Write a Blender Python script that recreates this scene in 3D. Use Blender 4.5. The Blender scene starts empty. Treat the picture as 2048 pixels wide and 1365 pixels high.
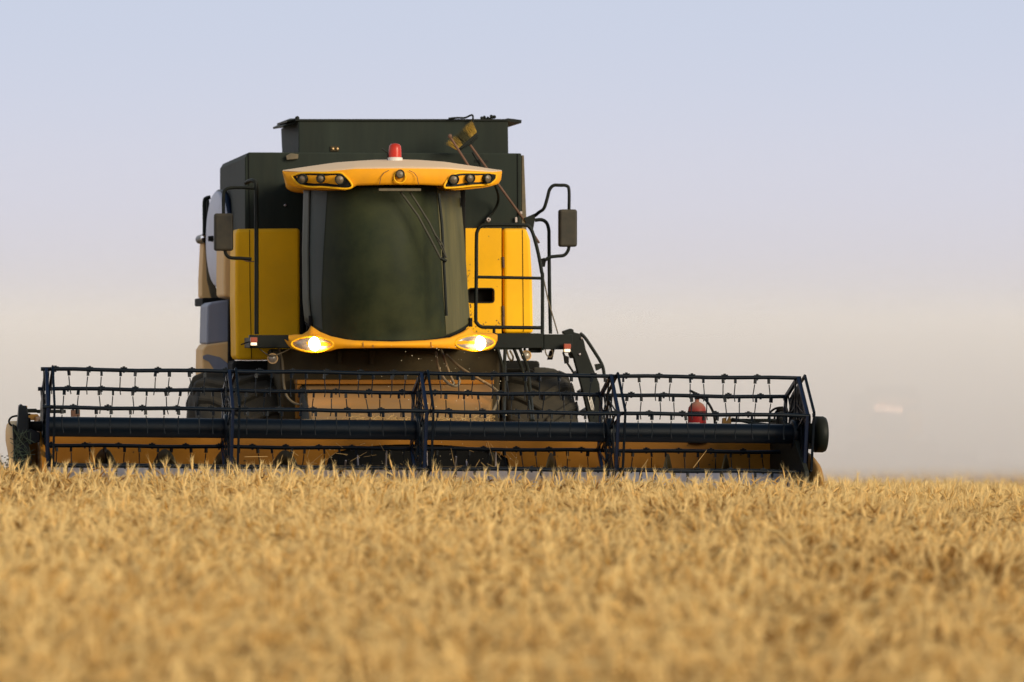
import bpy, bmesh, math, random
import numpy as np
from mathutils import Vector, Matrix
R = math.radians
random.seed(7); rng = np.random.default_rng(11)
scene = bpy.context.scene
col = scene.collection

# ------------------------------------------------------------------ camera, sky, sun, exposure
EYE = 2.02
FPX = 8680.0                      # focal length in pixels of the 2048 px wide photograph
cam_d = bpy.data.cameras.new("camera"); cam = bpy.data.objects.new("camera", cam_d); col.objects.link(cam)
cam_d.sensor_width = 36.0; cam_d.lens = FPX/2048*36.0
cam.location = (0, 0, EYE); cam.rotation_euler = (R(90), 0, 0)
cam_d.clip_start = 0.5; cam_d.clip_end = 6000
cam_d.dof.use_dof = True; cam_d.dof.focus_distance = 37.0; cam_d.dof.aperture_fstop = 2.0
scene.camera = cam

SUN_EL, SUN_AZ = 18.0, 135.0      # azimuth clockwise from +Y: behind the camera, to its right
w = bpy.data.worlds.new("World"); scene.world = w; w.use_nodes = True
nt = w.node_tree; bg = nt.nodes["Background"]
sky = nt.nodes.new("ShaderNodeTexSky"); sky.sky_type = 'NISHITA'; sky.sun_disc = False
sky.sun_elevation = R(SUN_EL); sky.sun_rotation = R(SUN_AZ)
sky.air_density = 1.3; sky.dust_density = 1.0; sky.ozone_density = 1.2
nt.links.new(sky.outputs[0], bg.inputs[0]); bg.inputs[1].default_value = 0.12
# the lowest few degrees of the sky are a pale lavender evening haze; the brighter warm band above the view is added as ambient fill, then clear sky
bgh = nt.nodes.new("ShaderNodeBackground"); bgh.inputs[1].default_value = 0.72
wtc = nt.nodes.new("ShaderNodeTexCoord"); wsx = nt.nodes.new("ShaderNodeSeparateXYZ"); nt.links.new(wtc.outputs["Generated"], wsx.inputs[0])
wmr = nt.nodes.new("ShaderNodeMapRange"); wmr.inputs[1].default_value = -.02; wmr.inputs[2].default_value = .12; nt.links.new(wsx.outputs[2], wmr.inputs[0])
wcr = nt.nodes.new("ShaderNodeValToRGB"); nt.links.new(wmr.outputs[0], wcr.inputs[0]); nt.links.new(wcr.outputs[0], bgh.inputs[0])
ramp = wcr.color_ramp; ramp.interpolation = 'B_SPLINE'; ramp.elements[0].position = 0.0; ramp.elements[0].color = (.58, .545, .56, 1)
ramp.elements[1].position = 1.0; ramp.elements[1].color = (1.42, 1.30, 1.25, 1)
for p_, c_ in ((.143, (.625, .60, .635, 1)), (.25, (.655, .635, .70, 1)), (.36, (.67, .665, .755, 1)), (.50, (.65, .672, .785, 1)), (.70, (.585, .645, .79, 1)), (.76, (.60, .65, .78, 1))):
    e_ = ramp.elements.new(p_); e_.color = c_
wmf = nt.nodes.new("ShaderNodeMapRange"); wmf.interpolation_type = 'SMOOTHSTEP'; wmf.inputs[1].default_value = .15; wmf.inputs[2].default_value = .75; nt.links.new(wsx.outputs[2], wmf.inputs[0])
wmx = nt.nodes.new("ShaderNodeMixShader"); nt.links.new(wmf.outputs[0], wmx.inputs[0]); nt.links.new(bgh.outputs[0], wmx.inputs[1]); nt.links.new(bg.outputs[0], wmx.inputs[2])
nt.links.new(wmx.outputs[0], nt.nodes["World Output"].inputs[0])

sun_d = bpy.data.lights.new("sun", 'SUN'); sun_o = bpy.data.objects.new("sun", sun_d); col.objects.link(sun_o)
sun_d.energy = 2.6; sun_d.angle = R(28); sun_d.color = (1.0, 0.87, 0.62)
sv = Vector((math.sin(R(SUN_AZ))*math.cos(R(SUN_EL)), math.cos(R(SUN_AZ))*math.cos(R(SUN_EL)), math.sin(R(SUN_EL))))
sun_o.rotation_euler = sv.to_track_quat('Z', 'Y').to_euler(); sun_o.location = (30, -30, 30)

vs = scene.view_settings; vs.view_transform = 'Standard'; vs.look = 'None'; vs.gamma = 1.0; vs.exposure = 0.46
scene.cycles.use_denoising = True
scene.cycles.max_bounces = 6; scene.cycles.diffuse_bounces = 3; scene.cycles.glossy_bounces = 3
scene.cycles.transmission_bounces = 3; scene.cycles.volume_bounces = 3; scene.cycles.transparent_max_bounces = 64
scene.cycles.sample_clamp_indirect = 4.0

# ------------------------------------------------------------------ materials
def hexl(r, g, b):
    f = lambda c: (c/255/12.92 if c/255 <= .04045 else ((c/255+.055)/1.055)**2.4)
    return (f(r), f(g), f(b), 1)

def paint(name, base, rough=.5, dust=.3, dust_col=(.36, .25, .14), scale=6.0, spec=.5, metal=0.0, var=.25, streak=False, up=.5, bump=.0):
    """a painted / rubber / metal surface with blotchy wear and a film of field dust"""
    m = bpy.data.materials.new(name); m.use_nodes = True; t = m.node_tree; N, L = t.nodes, t.links
    b = N["Principled BSDF"]
    tc = N.new("ShaderNodeTexCoord"); mp = N.new("ShaderNodeMapping"); L.new(tc.outputs["Object"], mp.inputs[0])
    if streak: mp.inputs["Scale"].default_value = (3, 3, .35)
    n1 = N.new("ShaderNodeTexNoise"); n1.inputs["Scale"].default_value = scale; n1.inputs["Detail"].default_value = 8; n1.inputs["Roughness"].default_value = .65
    L.new(mp.outputs[0], n1.inputs["Vector"])
    n2 = N.new("ShaderNodeTexNoise"); n2.inputs["Scale"].default_value = scale*.35; n2.inputs["Detail"].default_value = 5
    L.new(mp.outputs[0], n2.inputs["Vector"])
    # base variation
    mr = N.new("ShaderNodeMapRange"); mr.inputs[1].default_value = .3; mr.inputs[2].default_value = .7
    mr.inputs[3].default_value = 1-var; mr.inputs[4].default_value = 1+var; L.new(n2.outputs[0], mr.inputs[0])
    mul = N.new("ShaderNodeMix"); mul.data_type = 'RGBA'; mul.blend_type = 'MULTIPLY'; mul.inputs[0].default_value = 1
    mul.inputs[6].default_value = (*base[:3], 1); L.new(mr.outputs[0], mul.inputs[7])
    # dust mask: noise, a little more on faces that look up
    ge = N.new("ShaderNodeNewGeometry"); sx = N.new("ShaderNodeSeparateXYZ"); L.new(ge.outputs["Normal"], sx.inputs[0])
    upn = N.new("ShaderNodeMath"); upn.operation = 'MULTIPLY'; upn.inputs[1].default_value = up; upn.use_clamp = True; L.new(sx.outputs[2], upn.inputs[0])
    dm = N.new("ShaderNodeMapRange"); dm.inputs[1].default_value = .35; dm.inputs[2].default_value = .75
    dm.inputs[3].default_value = dust*.45; dm.inputs[4].default_value = min(1, dust*1.5); L.new(n1.outputs[0], dm.inputs[0])
    ad = N.new("ShaderNodeMath"); ad.operation = 'ADD'; ad.use_clamp = True; L.new(dm.outputs[0], ad.inputs[0]); L.new(upn.outputs[0], ad.inputs[1])
    mx = N.new("ShaderNodeMix"); mx.data_type = 'RGBA'; L.new(ad.outputs[0], mx.inputs[0]); L.new(mul.outputs[2], mx.inputs[6])
    mx.inputs[7].default_value = (*dust_col[:3], 1); L.new(mx.outputs[2], b.inputs["Base Color"])
    ro = N.new("ShaderNodeMapRange"); ro.inputs[3].default_value = rough; ro.inputs[4].default_value = min(1, rough+.4); L.new(ad.outputs[0], ro.inputs[0])
    L.new(ro.outputs[0], b.inputs["Roughness"])
    b.inputs["Metallic"].default_value = metal
    b.inputs["Specular IOR Level"].default_value = spec
    if bump:
        bp = N.new("ShaderNodeBump"); bp.inputs["Strength"].default_value = bump; bp.inputs["Distance"].default_value = .02
        L.new(n1.outputs[0], bp.inputs["Height"]); L.new(bp.outputs[0], b.inputs["Normal"])
    return m

def glow(name, colr, strength):
    m = bpy.data.materials.new(name); m.use_nodes = True; b = m.node_tree.nodes["Principled BSDF"]
    b.inputs["Base Color"].default_value = (.8, .8, .8, 1); b.inputs["Emission Color"].default_value = (*colr, 1)
    b.inputs["Emission Strength"].default_value = strength
    return m

M = {}
M['yellow'] = paint('yellow_paint', (.98, .49, .0), .5, .13, (.36, .18, .04), 3.2, var=.14, up=.35, spec=.2)
M['fascia'] = paint('fascia_paint', (.90, .37, .0), .55, .28, (.40, .18, .04), 5, var=.2, up=.2, spec=.2)
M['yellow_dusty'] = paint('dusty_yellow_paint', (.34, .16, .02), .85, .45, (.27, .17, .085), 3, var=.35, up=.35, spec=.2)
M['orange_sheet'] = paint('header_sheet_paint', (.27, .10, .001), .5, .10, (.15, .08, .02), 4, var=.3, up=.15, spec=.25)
M['flight'] = paint('worn_flight_steel', (.07, .05, .014), .45, .3, (.07, .055, .025), 7, metal=.3)
M['tan'] = paint('dusty_tan_panel', (.80, .46, .15), .55, .55, (.74, .49, .26), 4, streak=True, var=.12, up=.3)
M['cream'] = paint('dusty_roof_skin', (.68, .42, .16), .6, .65, (.70, .48, .29), 3, var=.08, up=.6)
M['tank'] = paint('dark_tank_paint', (.0060, .0110, .0085), .65, .15, (.055, .060, .040), 4, var=.35, streak=True, up=.3, spec=.22)
M['dark'] = paint('dark_frame_paint', (.004, .0065, .006), .5, .05, (.09, .08, .05), 9, up=.15, spec=.16)
M['black'] = paint('black_recess', (.004, .004, .004), .8, .06, (.03, .022, .012), 6, spec=.2, up=.1)
M['underside'] = paint('oily_underside', (.026, .019, .009), .75, .45, (.075, .054, .026), 5, spec=.2, up=.2)
M['reel'] = paint('navy_reel_paint', (.0004, .0032, .0075), .40, .008, (.06, .05, .04), 10, up=.01, spec=.19)
M['strap'] = paint('blue_strap_paint', (.0025, .008, .026), .4, .02, (.06, .06, .07), 10, up=.03, spec=.25)
M['blue_panel'] = paint('faded_blue_panel', (.17, .19, .27), .45, .35, (.28, .27, .28), 4, streak=True, var=.2, up=.1)
M['rubber'] = paint('dusty_tyre_rubber', (.006, .008, .008), .75, .30, (.085, .066, .042), 5, spec=.3, up=.25)
M['rusty'] = paint('rusty_pole', (.10, .04, .022), .7, .25, (.17, .10, .06), 14)
M['steel'] = paint('worn_bright_steel', (.55, .51, .56), .38, .5, (.28, .19, .10), 1.6, metal=.8, up=.0)
M['hose'] = paint('dusty_hose', (.05, .04, .025), .6, .5, (.20, .15, .085), 14)
M['red'] = paint('red_enamel', (.28, .003, .005), .4, .03, (.28, .17, .11), 8, up=.9, spec=.2)
M['white'] = paint('white_plastic', (.65, .62, .58), .45, .2, (.45, .36, .26), 8)
M['disc'] = paint('grey_screen_disc', (.62, .62, .72), .5, .15, (.40, .36, .36), 6, var=.06)
M['lens'] = paint('dull_lamp_lens', (.09, .07, .045), .25, .35, (.20, .14, .08), 12, spec=.6)
M['lamp_lens'] = paint('clear_lens', (.22, .19, .17), .12, .2, (.45, .35, .22), 10, spec=.8)
M['bristle'] = paint('broom_bristle', (.32, .19, .02), .8, .15, (.22, .14, .03), 20, var=.4)
M['bristle_dirty'] = paint('dirty_bristle', (.03, .03, .010), .9, .15, (.10, .07, .015), 20, var=.4)
M['beacon'] = paint('red_beacon_plastic', (.42, .016, .003), .3, .04, (.45, .12, .06), 8, spec=.35, up=.12)
M['beacon_in'] = paint('beacon_reflector', (.95, .25, .05), .2, .05, (.5, .3, .2), 8)
M['marker_red'] = paint('red_marker_lens', (.30, .035, .012), .25, .2, (.25, .12, .06), 12)
M['headlight'] = glow('headlight_bulb', (1.0, .78, .46), 15)
M['marker_white'] = glow('marker_bulb', (1.0, .66, .32), .7)
M['far_lamp'] = glow('far_lamp_bulb', (1.0, .52, .30), 42)
M['straw'] = paint('straw', (.45, .28, .10), .7, .15, (.4, .25, .1), 20, var=.3, up=.0)
M['chaff'] = paint('chaff', (.75, .62, .42), .7, .0, (.4, .25, .1), 20, var=.2, up=.0)
M['weed'] = paint('weed', (.02, .035, .02), .7, .05, (.06, .06, .03), 20, up=.0)

def glass_mat():
    m = paint('dusty_windscreen', (.006, .011, .006), .45, .36, (.058, .062, .024), 3.0, spec=.12, var=.3, up=.0)
    return m
M['glass'] = glass_mat()
M['unwiped'] = paint('unwiped_dusty_glass', (.02, .026, .012), .5, .6, (.15, .13, .062), 2.0, spec=.2, var=.3, streak=True, up=.1)  # dust the wipers miss, tinted lighter for the sunlit right side too
M['unwiped_pale'] = paint('unwiped_pale_glass', (.010, .016, .013), .4, .38, (.05, .068, .066), 2.6, spec=.3, var=.3, streak=True, up=.1)  # bluish tint stands in for sky reflected at the left of the glass
M['mirror_shell'] = paint('dusty_mirror_shell', (.010, .012, .011), .5, .3, (.12, .09, .055), 7, up=.3, spec=.25)
M['wiper'] = paint('wiper_paint', (.022, .021, .013), .6, .3, (.07, .06, .035), 14)
M['pillar'] = paint('dusty_door_frame', (.03, .034, .026), .4, .45, (.085, .088, .055), 4, streak=True)

# ------------------------------------------------------------------ mesh helpers
class MB:
    def __init__(s): s.v = []; s.f = []; s.sm = []
    def add(s, vs_, fs, smooth=False):
        o = len(s.v); s.v += [tuple(p) for p in vs_]
        for f in fs: s.f.append(tuple(i+o for i in f)); s.sm.append(smooth)
    def box(s, c, d, rot=None):
        c = Vector(c); q = rot or Matrix.Identity(3)
        p = [c + q @ Vector((sx*d[0]/2, sy*d[1]/2, sz*d[2]/2)) for sx in (-1, 1) for sy in (-1, 1) for sz in (-1, 1)]
        s.add(p, [(0, 1, 3, 2), (4, 6, 7, 5), (0, 4, 5, 1), (2, 3, 7, 6), (0, 2, 6, 4), (1, 5, 7, 3)])
    def beam(s, a, b, wd, th, side=Vector((1, 0, 0))):
        """flat bar from a to b; wd across in the plane square to side, th along side"""
        a, b = Vector(a), Vector(b); d = (b-a).normalized(); sd = (side-d*side.dot(d)).normalized(); n = d.cross(sd)
        p = [q + n*i*wd/2 + sd*j*th/2 for q in (a, b) for i in (-1, 1) for j in (-1, 1)]
        s.add(p, [(0, 1, 3, 2), (4, 6, 7, 5), (0, 4, 5, 1), (2, 3, 7, 6), (0, 2, 6, 4), (1, 5, 7, 3)])
    def hexa(s, a, b):
        """two quads (lists of 4) joined into a closed block"""
        s.add(list(a)+list(b), [(3, 2, 1, 0), (4, 5, 6, 7), (0, 1, 5, 4), (1, 2, 6, 5), (2, 3, 7, 6), (3, 0, 4, 7)])
    def prism(s, pts, vec):
        n = len(pts); vec = Vector(vec); p = [Vector(q) for q in pts]
        s.add(p+[q+vec for q in p], [tuple(range(n)), tuple(range(2*n-1, n-1, -1))]+[(i, i+n, (i+1) % n+n, (i+1) % n) for i in range(n)])
    def tube(s, pts, r, n=8, cap=True):
        P = [Vector(p) for p in pts]; rs = r if isinstance(r, (list, tuple)) else [r]*len(P)
        ring = []; prev = None
        for i, p in enumerate(P):
            d = (P[min(i+1, len(P)-1)]-P[max(i-1, 0)]).normalized()
            if prev is None:
                a = Vector((0, 0, 1)) if abs(d.z) < .9 else Vector((1, 0, 0)); u = (a-d*a.dot(d)).normalized()
            else: u = (prev-d*prev.dot(d)).normalized()
            prev = u; v_ = d.cross(u)
            ring.append([p+(u*math.cos(2*math.pi*k/n)+v_*math.sin(2*math.pi*k/n))*rs[i] for k in range(n)])
        vv = [q for g in ring for q in g]; ff = []
        for i in range(len(P)-1):
            for k in range(n): ff.append((i*n+k, i*n+(k+1) % n, (i+1)*n+(k+1) % n, (i+1)*n+k))
        s.add(vv, ff, True)
        if cap:
            s.add(ring[0], [tuple(range(n-1, -1, -1))]); s.add(ring[-1], [tuple(range(n))])
    def lathe(s, prof, c, ax, n=32):
        """prof: list of (distance along ax, radius)"""
        c = Vector(c); ax = Vector(ax).normalized(); a = Vector((0, 0, 1)) if abs(ax.z) < .9 else Vector((1, 0, 0))
        u = (a-ax*a.dot(ax)).normalized(); v_ = ax.cross(u)
        vv = [c+ax*h+(u*math.cos(2*math.pi*k/n)+v_*math.sin(2*math.pi*k/n))*max(r, 1e-5) for h, r in prof for k in range(n)]
        ff = [(i*n+k, i*n+(k+1) % n, (i+1)*n+(k+1) % n, (i+1)*n+k) for i in range(len(prof)-1) for k in range(n)]
        s.add(vv, ff, True)
    def grid(s, fn, nu, nv, smooth=True):
        vv = [fn(i/(nu-1), j/(nv-1)) for j in range(nv) for i in range(nu)]
        s.add(vv, [(j*nu+i, j*nu+i+1, (j+1)*nu+i+1, (j+1)*nu+i) for j in range(nv-1) for i in range(nu-1)], smooth)
    def build(s, name, mat, parent=None, bevel=0, seg=2, label=None, solid=0, off=0):
        me = bpy.data.meshes.new(name); me.from_pydata(s.v, [], s.f); me.polygons.foreach_set('use_smooth', s.sm)
        bm = bmesh.new(); bm.from_mesh(me); bmesh.ops.recalc_face_normals(bm, faces=bm.faces); bm.to_mesh(me); bm.free()
        me.materials.append(mat); o = bpy.data.objects.new(name, me); col.objects.link(o)
        if parent: o.parent = parent
        if solid:
            md = o.modifiers.new('thickness', 'SOLIDIFY'); md.thickness = solid; md.offset = off
        if bevel:
            md = o.modifiers.new('bevel', 'BEVEL'); md.width = bevel; md.segments = seg; md.limit_method = 'ANGLE'; md.angle_limit = R(40)
        if label: o['label'] = label
        return o

def smooth_path(pts, sub=6):
    P = [Vector(p) for p in pts]; out = []
    for i in range(len(P)-1):
        p0, p1, p2, p3 = P[max(i-1, 0)], P[i], P[i+1], P[min(i+2, len(P)-1)]
        for k in range(sub):
            t = k/sub
            out.append(.5*((2*p1)+(p2-p0)*t+(2*p0-5*p1+4*p2-p3)*t*t+(3*p1-p0-3*p2+p3)*t**3))
    out.append(P[-1]); return out

def tag(o, label, cat, group=None, kind=None):
    if label: o['label'] = label
    if cat: o['category'] = cat
    if group: o['group'] = group
    if kind: o['kind'] = kind
    return o
def empty(name, loc, rz=0):
    o = bpy.data.objects.new(name, None); col.objects.link(o); o.location = loc; o.rotation_euler = (0, 0, rz); o.empty_display_size = .3
    return o

# ------------------------------------------------------------------ terrain
def cross_x(x): return -.0130*np.clip(x, -5, 5)+.062-.085/(1+np.exp(-(np.asarray(x)-2.55)/.22))
def terrain(x, d):
    x = np.asarray(x, float); d = np.asarray(d, float)
    s = lambda t: np.where(t < -2, 0, np.where(t > 2, t, (t+2)**2/8))   # softened max(t, 0)
    g = -.0335*s(d-35.3) + .0080*s(d-65.0) - .05*s(d-430.0)
    return cross_x(x)+g+.02*np.sin(x*.5+.7)*np.sin(d*.31)
def lin(pts): return pts

gx = np.concatenate([np.linspace(-900, -40, 22), np.linspace(-36, 36, 73), np.linspace(40, 900, 22)])
gy = np.concatenate([np.linspace(-60, 8, 14), np.linspace(10, 100, 91), np.linspace(104, 440, 60), np.linspace(460, 1600, 30)])
GX, GY = np.meshgrid(gx, gy); GZ = terrain(GX, GY)
fm = bpy.data.meshes.new('field')
nx, ny = len(gx), len(gy)
fm.from_pydata(np.stack([GX, GY, GZ], -1).reshape(-1, 3).tolist(), [], [(j*nx+i, j*nx+i+1, (j+1)*nx+i+1, (j+1)*nx+i) for j in range(ny-1) for i in range(nx-1)])
fm.polygons.foreach_set('use_smooth', [True]*len(fm.polygons))
M['ground'] = paint('stubble_ground', (.34, .22, .095), .95, .3, (.24, .15, .07), 3, spec=.1, var=.3, up=.0, bump=.6)
fm.materials.append(M['ground']); field = bpy.data.objects.new('field', fm); col.objects.link(field); tag(field, None, None, kind='structure')
field['label'] = 'straw coloured ground of the wheat field'

# ------------------------------------------------------------------ the harvester: local frame x right, y back, z up
TH = R(9.0); CT, ST = math.cos(TH), math.sin(TH); MX, MY = -1.27, 40.0
def at(px, py, yl):
    a = (px-1024)/FPX
    x = (a*(MY+yl*CT)-MX+yl*ST)/(CT-a*ST)
    Y = MY+x*ST+yl*CT
    return Vector((x, yl, EYE-(py-682.5)/FPX*Y))
def slab(mb, pts, y0, y1):
    mb.prism([at(px, py, y0) for px, py in pts], (0, y1-y0, 0))
def rect(mb, x0, y0, x1, y1, a, b): slab(mb, [(x0, y0), (x1, y0), (x1, y1), (x0, y1)], a, b)
def pipe(pts, r, smooth=0, n=8):
    P = [at(*p) for p in pts]
    if smooth: P = smooth_path(P, smooth)
    m = MB(); m.tube(P, r, n); return m
def pipe_obj(name, pts, r, mat, smooth=0, parent=None, n=8): return pipe(pts, r, smooth, n).build(name, mat, parent or harv)
def interp(x, tab):
    xs = [t[0] for t in tab]; ys = [t[1] for t in tab]
    return float(np.interp(x, xs, ys))
def Zof(py, yl, px=780): return at(px, py, yl).z

harv = empty('combine_harvester', (MX, MY, 0), TH)
tag(harv, 'large yellow and dark grey combine harvester with lit headlights cutting the wheat', 'combine harvester')

# ---- grain tank and its extension
m = MB(); slab(m, [(490, 316), (497, 305), (1043, 307), (1043, 470), (490, 470)], .55, 3.15)
tank = m.build('grain_tank', M['tank'], harv, .012)
m = MB(); slab(m, [(1043.5, 311), (1048, 311), (1053, 440), (1053, 470), (1043.5, 470)], .62, 3.0); m.build('tank_edge', M['hose'], tank, .004)  # tan colour stands in for sunlight along the right bevel
m = MB(); m.tube([at(497, 306, .545), at(499, 458, .545)], .004, 5); m.tube([at(1035, 308, .545), at(1036, 456, .545)], .004, 5); m.build('panel_seam', M['black'], tank)
m = MB(); slab(m, [(572, 312), (582, 307), (597, 309), (596, 318), (574, 320)], .50, .545); m.build('bracket', M['hose'], tank, .003)
m = MB(); m.lathe([(0, .012), (.02, .012), (.02, 0)], at(570, 411, .55), (0, -1, 0), 10); m.build('bolt', M['steel'], tank)
m = MB()
f0 = [at(597, 242, .85), at(1016, 242, .85), at(1017, 309, .85), at(597, 309, .85)]
b0 = [at(560, 252, 2.3), at(1000, 250, 2.3), at(1000, 320, 2.3), at(564, 322, 2.3)]
b0[0].x = f0[0].x-.015; b0[3].x = f0[3].x; b0[1].x = f0[1].x; b0[2].x = f0[2].x
b0[0].z = f0[0].z+.0; b0[1].z = f0[1].z; b0[2].z = f0[2].z; b0[3].z = f0[3].z
m.hexa(f0, b0); ext = m.build('tank_extension', M['tank'], harv, .01)
m = MB(); rect(m, 592, 238.5, 1019, 242, .83, .90); m.build('top_rail', M['dark'], ext)
m = MB()
a = [at(602, 240, .9), at(566, 254, 1.0), at(546, 257, 2.2), at(575, 242, 2.2)]
m.add(a, [(0, 1, 2, 3)]); m.build('folding_flap', M['dark'], ext, solid=.018)
m = MB()
a = [at(596, 238.5, .9), at(574, 243, .95), at(554, 249, 2.0), at(580, 239, 2.0)]
m.add(a, [(0, 1, 2, 3)]); m.build('folding_flap', M['dark'], ext, solid=.016)
m = MB()
a = [at(1015, 240, .9), at(1043, 243.5, 1.0), at(1042, 244, 2.6), at(1015, 240, 2.6)]
a[2].x = a[1].x; a[2].z = a[1].z; a[3].x = a[0].x; a[3].z = a[0].z
m.add(a, [(0, 1, 2, 3)]); m.build('folding_flap', M['dark'], ext, solid=.03)
m = MB(); rect(m, 661, 293, 678, 303, .835, .846); m.build('hinge_plate', M['underside'], ext, .002)
for q in (666, 675):
    m = MB(); m.lathe([(0, .010), (.01, .010), (.01, 0)], at(q, 298, .832), (0, -1, 0), 8); m.build('bolt', M['tan'], ext)
m = MB(); m.lathe([(0, .02), (.03, .02), (.03, 0)], at(594, 237, .9), (0, -1, 0), 10); m.build('bolt', M['dark'], ext)
pipe_obj('loose_cable', [(897, 237.5, .8), (915, 236, .8), (930, 236, .8), (944, 230.5, .78), (946, 240, .78), (945, 262, .78), (943, 290, .78)], .009, M['dark'], 5, ext)
m = MB()
for px, py, r in ((964, 237, .016), (969, 234.5, .012), (976, 236, .011), (983, 233.5, .016), (989, 234, .014)):
    p = at(px, py, .85); m.lathe([(-.02, 0), (-.02, r), (.02, r), (.02, 0)], p, (0, 1, .2), 8)
m.tube([at(962, 239, .85), at(990, 236, .85)], .008, 6); m.build('latch', M['dark'], ext)

# ---- yellow front panels either side of the cab
m = MB(); slab(m, [(478, 458), (600, 457), (601, 721), (476, 721), (472, 712), (470, 600), (471, 464)], .42, .95)
pl = m.build('front_panel', M['yellow'], harv, .03, 3)
m = MB(); m.tube([at(499, 460, .417), at(500, 590, .417), at(503, 718, .417)], .0035, 5); m.build('seam', M['black'], pl)
m = MB()
notch = [(936.5, 583), (939, 578.5), (942, 577.5), (980, 577.5), (985, 579), (988, 584), (988, 599), (985, 604), (980, 605.5), (942, 605.5), (938, 603.5), (936.5, 599)]
outline = [(926, 457), (1003, 457), (1003, 667), (926, 667)]
# panel with a real opening: four pieces round the grab hole, all one mesh
rect(m, 922, 457, 1003, 577.5, .42, .50); rect(m, 922, 605.5, 1003, 667, .42, .50)
rect(m, 922, 577.5, 936.5, 605.5, .42, .50); rect(m, 988, 577.5, 1003, 605.5, .42, .50)
pr = m.build('front_panel', M['yellow'], harv)
m = MB(); rect(m, 930, 570, 995, 612, .56, .60); m.build('recess', M['black'], pr)
m = MB()
def rr(px, py, w_, h_, k, yl, n=5):
    out = []
    for cx, cy, a0 in ((px+w_-k, py+k, -90), (px+w_-k, py+h_-k, 0), (px+k, py+h_-k, 90), (px+k, py+k, 180)):
        for i in range(n+1):
            t = R(a0+90*i/n); out.append(at(cx+k*math.cos(t), cy+k*math.sin(t), yl))
    return out
lp = rr(936.5, 577.5, 51.5, 28, 6, .418); m.tube(lp+[lp[0]], .007, 6); m.build('grab_rim', M['dark'], pr)
m = MB(); slab(m, [(1006.5, 457), (1053, 457), (1061, 480), (1065, 560), (1067, 667), (1008, 667)], .42, 1.0)
pr2 = m.build('side_panel', M['yellow'], harv, .03, 3)
m = MB(); m.tube([at(1045, 460, .417), at(1046, 560, .417), at(1047, 664, .417)], .003, 5); m.build('seam', M['black'], pr2)
m = MB(); rect(m, 1000, 458, 1010, 667, .52, .56); m.build('gap_backing', M['black'], pr2)
m = MB()
for py in (514, 612, 630):
    m.tube([at(1006, py, .41), at(1007, py+22, .41)], .011, 6)
m.build('hinge', M['rusty'], pr2)
# rust chips and scuffs: small raised flakes
m = MB(); rs = random.Random(3)
for k in range(46):
    px, py = rs.choice([(rs.gauss(936.5, 2.0), rs.uniform(525, 575)), (rs.gauss(942, 1.0), rs.uniform(606, 640)), (rs.uniform(940, 1000), rs.uniform(460, 660)), (rs.uniform(945, 1000), rs.uniform(640, 665))])
    if 934 < px < 990 and 575 < py < 608: continue
    p = at(px, py, .4185); m.box(p, (rs.uniform(.004, .010), .002, rs.uniform(.004, .018)))
m.build('rust_chip', M['rusty'], pr)['kind'] = 'stuff'
# body behind the panels
m = MB(); rect(m, 530, 466, 1046, 700, .62, 4.6); body = m.build('body_side', M['tank'], harv, .02)

# ---- cab
xL = [(378, 609), (500, 606), (600, 607), (650, 612), (690, 616)]
xR = [(378, 920), (480, 929), (600, 937), (650, 941), (690, 941)]
def scr(u, v, off=0.0):
    """windscreen point: u -1..1 across, v 0..1 down"""
    y_b = 683-36*abs(u)**4; py = 374+(y_b-374)*v
    px = interp(py, xL)*(1-u)/2+interp(py, xR)*(1+u)/2
    bul = .08*math.sin(math.pi*min(1, v*1.05))
    yl = -1.78-bul*(1-u*u)+.80*abs(u)**2.7+off
    return at(px, py, yl)
m = MB(); m.grid(lambda a, b: scr(-1+2*a, b), 41, 25); glass = m.build('windscreen', M['glass'], harv)
m = MB(); m.grid(lambda a, b: scr(-1+.075*a, b*.985, -.012), 6, 20); m.build('door_frame', M['pillar'], harv, solid=.01, off=1)
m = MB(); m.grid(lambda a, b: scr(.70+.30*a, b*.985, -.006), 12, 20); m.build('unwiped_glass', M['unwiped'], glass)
m = MB(); m.grid(lambda a, b: scr(-.925+(.22-.10*b)*a, b*.97, -.006), 12, 20); m.build('unwiped_glass', M['unwiped_pale'], glass)  # pale strip, the sky reflection painted as colour
m = MB(); m.tube([scr(-.925, i/20*.99, -.012) for i in range(21)], .006, 6); m.build('door_seal', M['black'], harv)
m = MB(); m.tube([scr(-1+i/20, 1.0, -.004) for i in range(41)], .010, 6); m.build('glass_seal', M['black'], harv)
m = MB(); fq = [at(614, 374, -.93), at(932, 374, -.93), at(934, 700, -.93), at(612, 700, -.93)]
m.hexa(fq, [Vector((p.x*.74, .40, p.z)) for p in fq]); cabb = m.build('cab_body', M['black'], harv, .02)
m = MB(); rect(m, 601, 458, 607, 668, .36, .44); m.build('cab_rear_post', M['black'], harv)
m = MB()
for px, py, yl in ((628, 404, -1.15), (621, 641, -1.12), (927, 404, -1.0), (942, 645, -1.0)):
    rect(m, px-3, py-9, px+3, py+9, yl-.05, yl)
m.build('door_hinge', M['black'], harv, .003)
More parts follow.
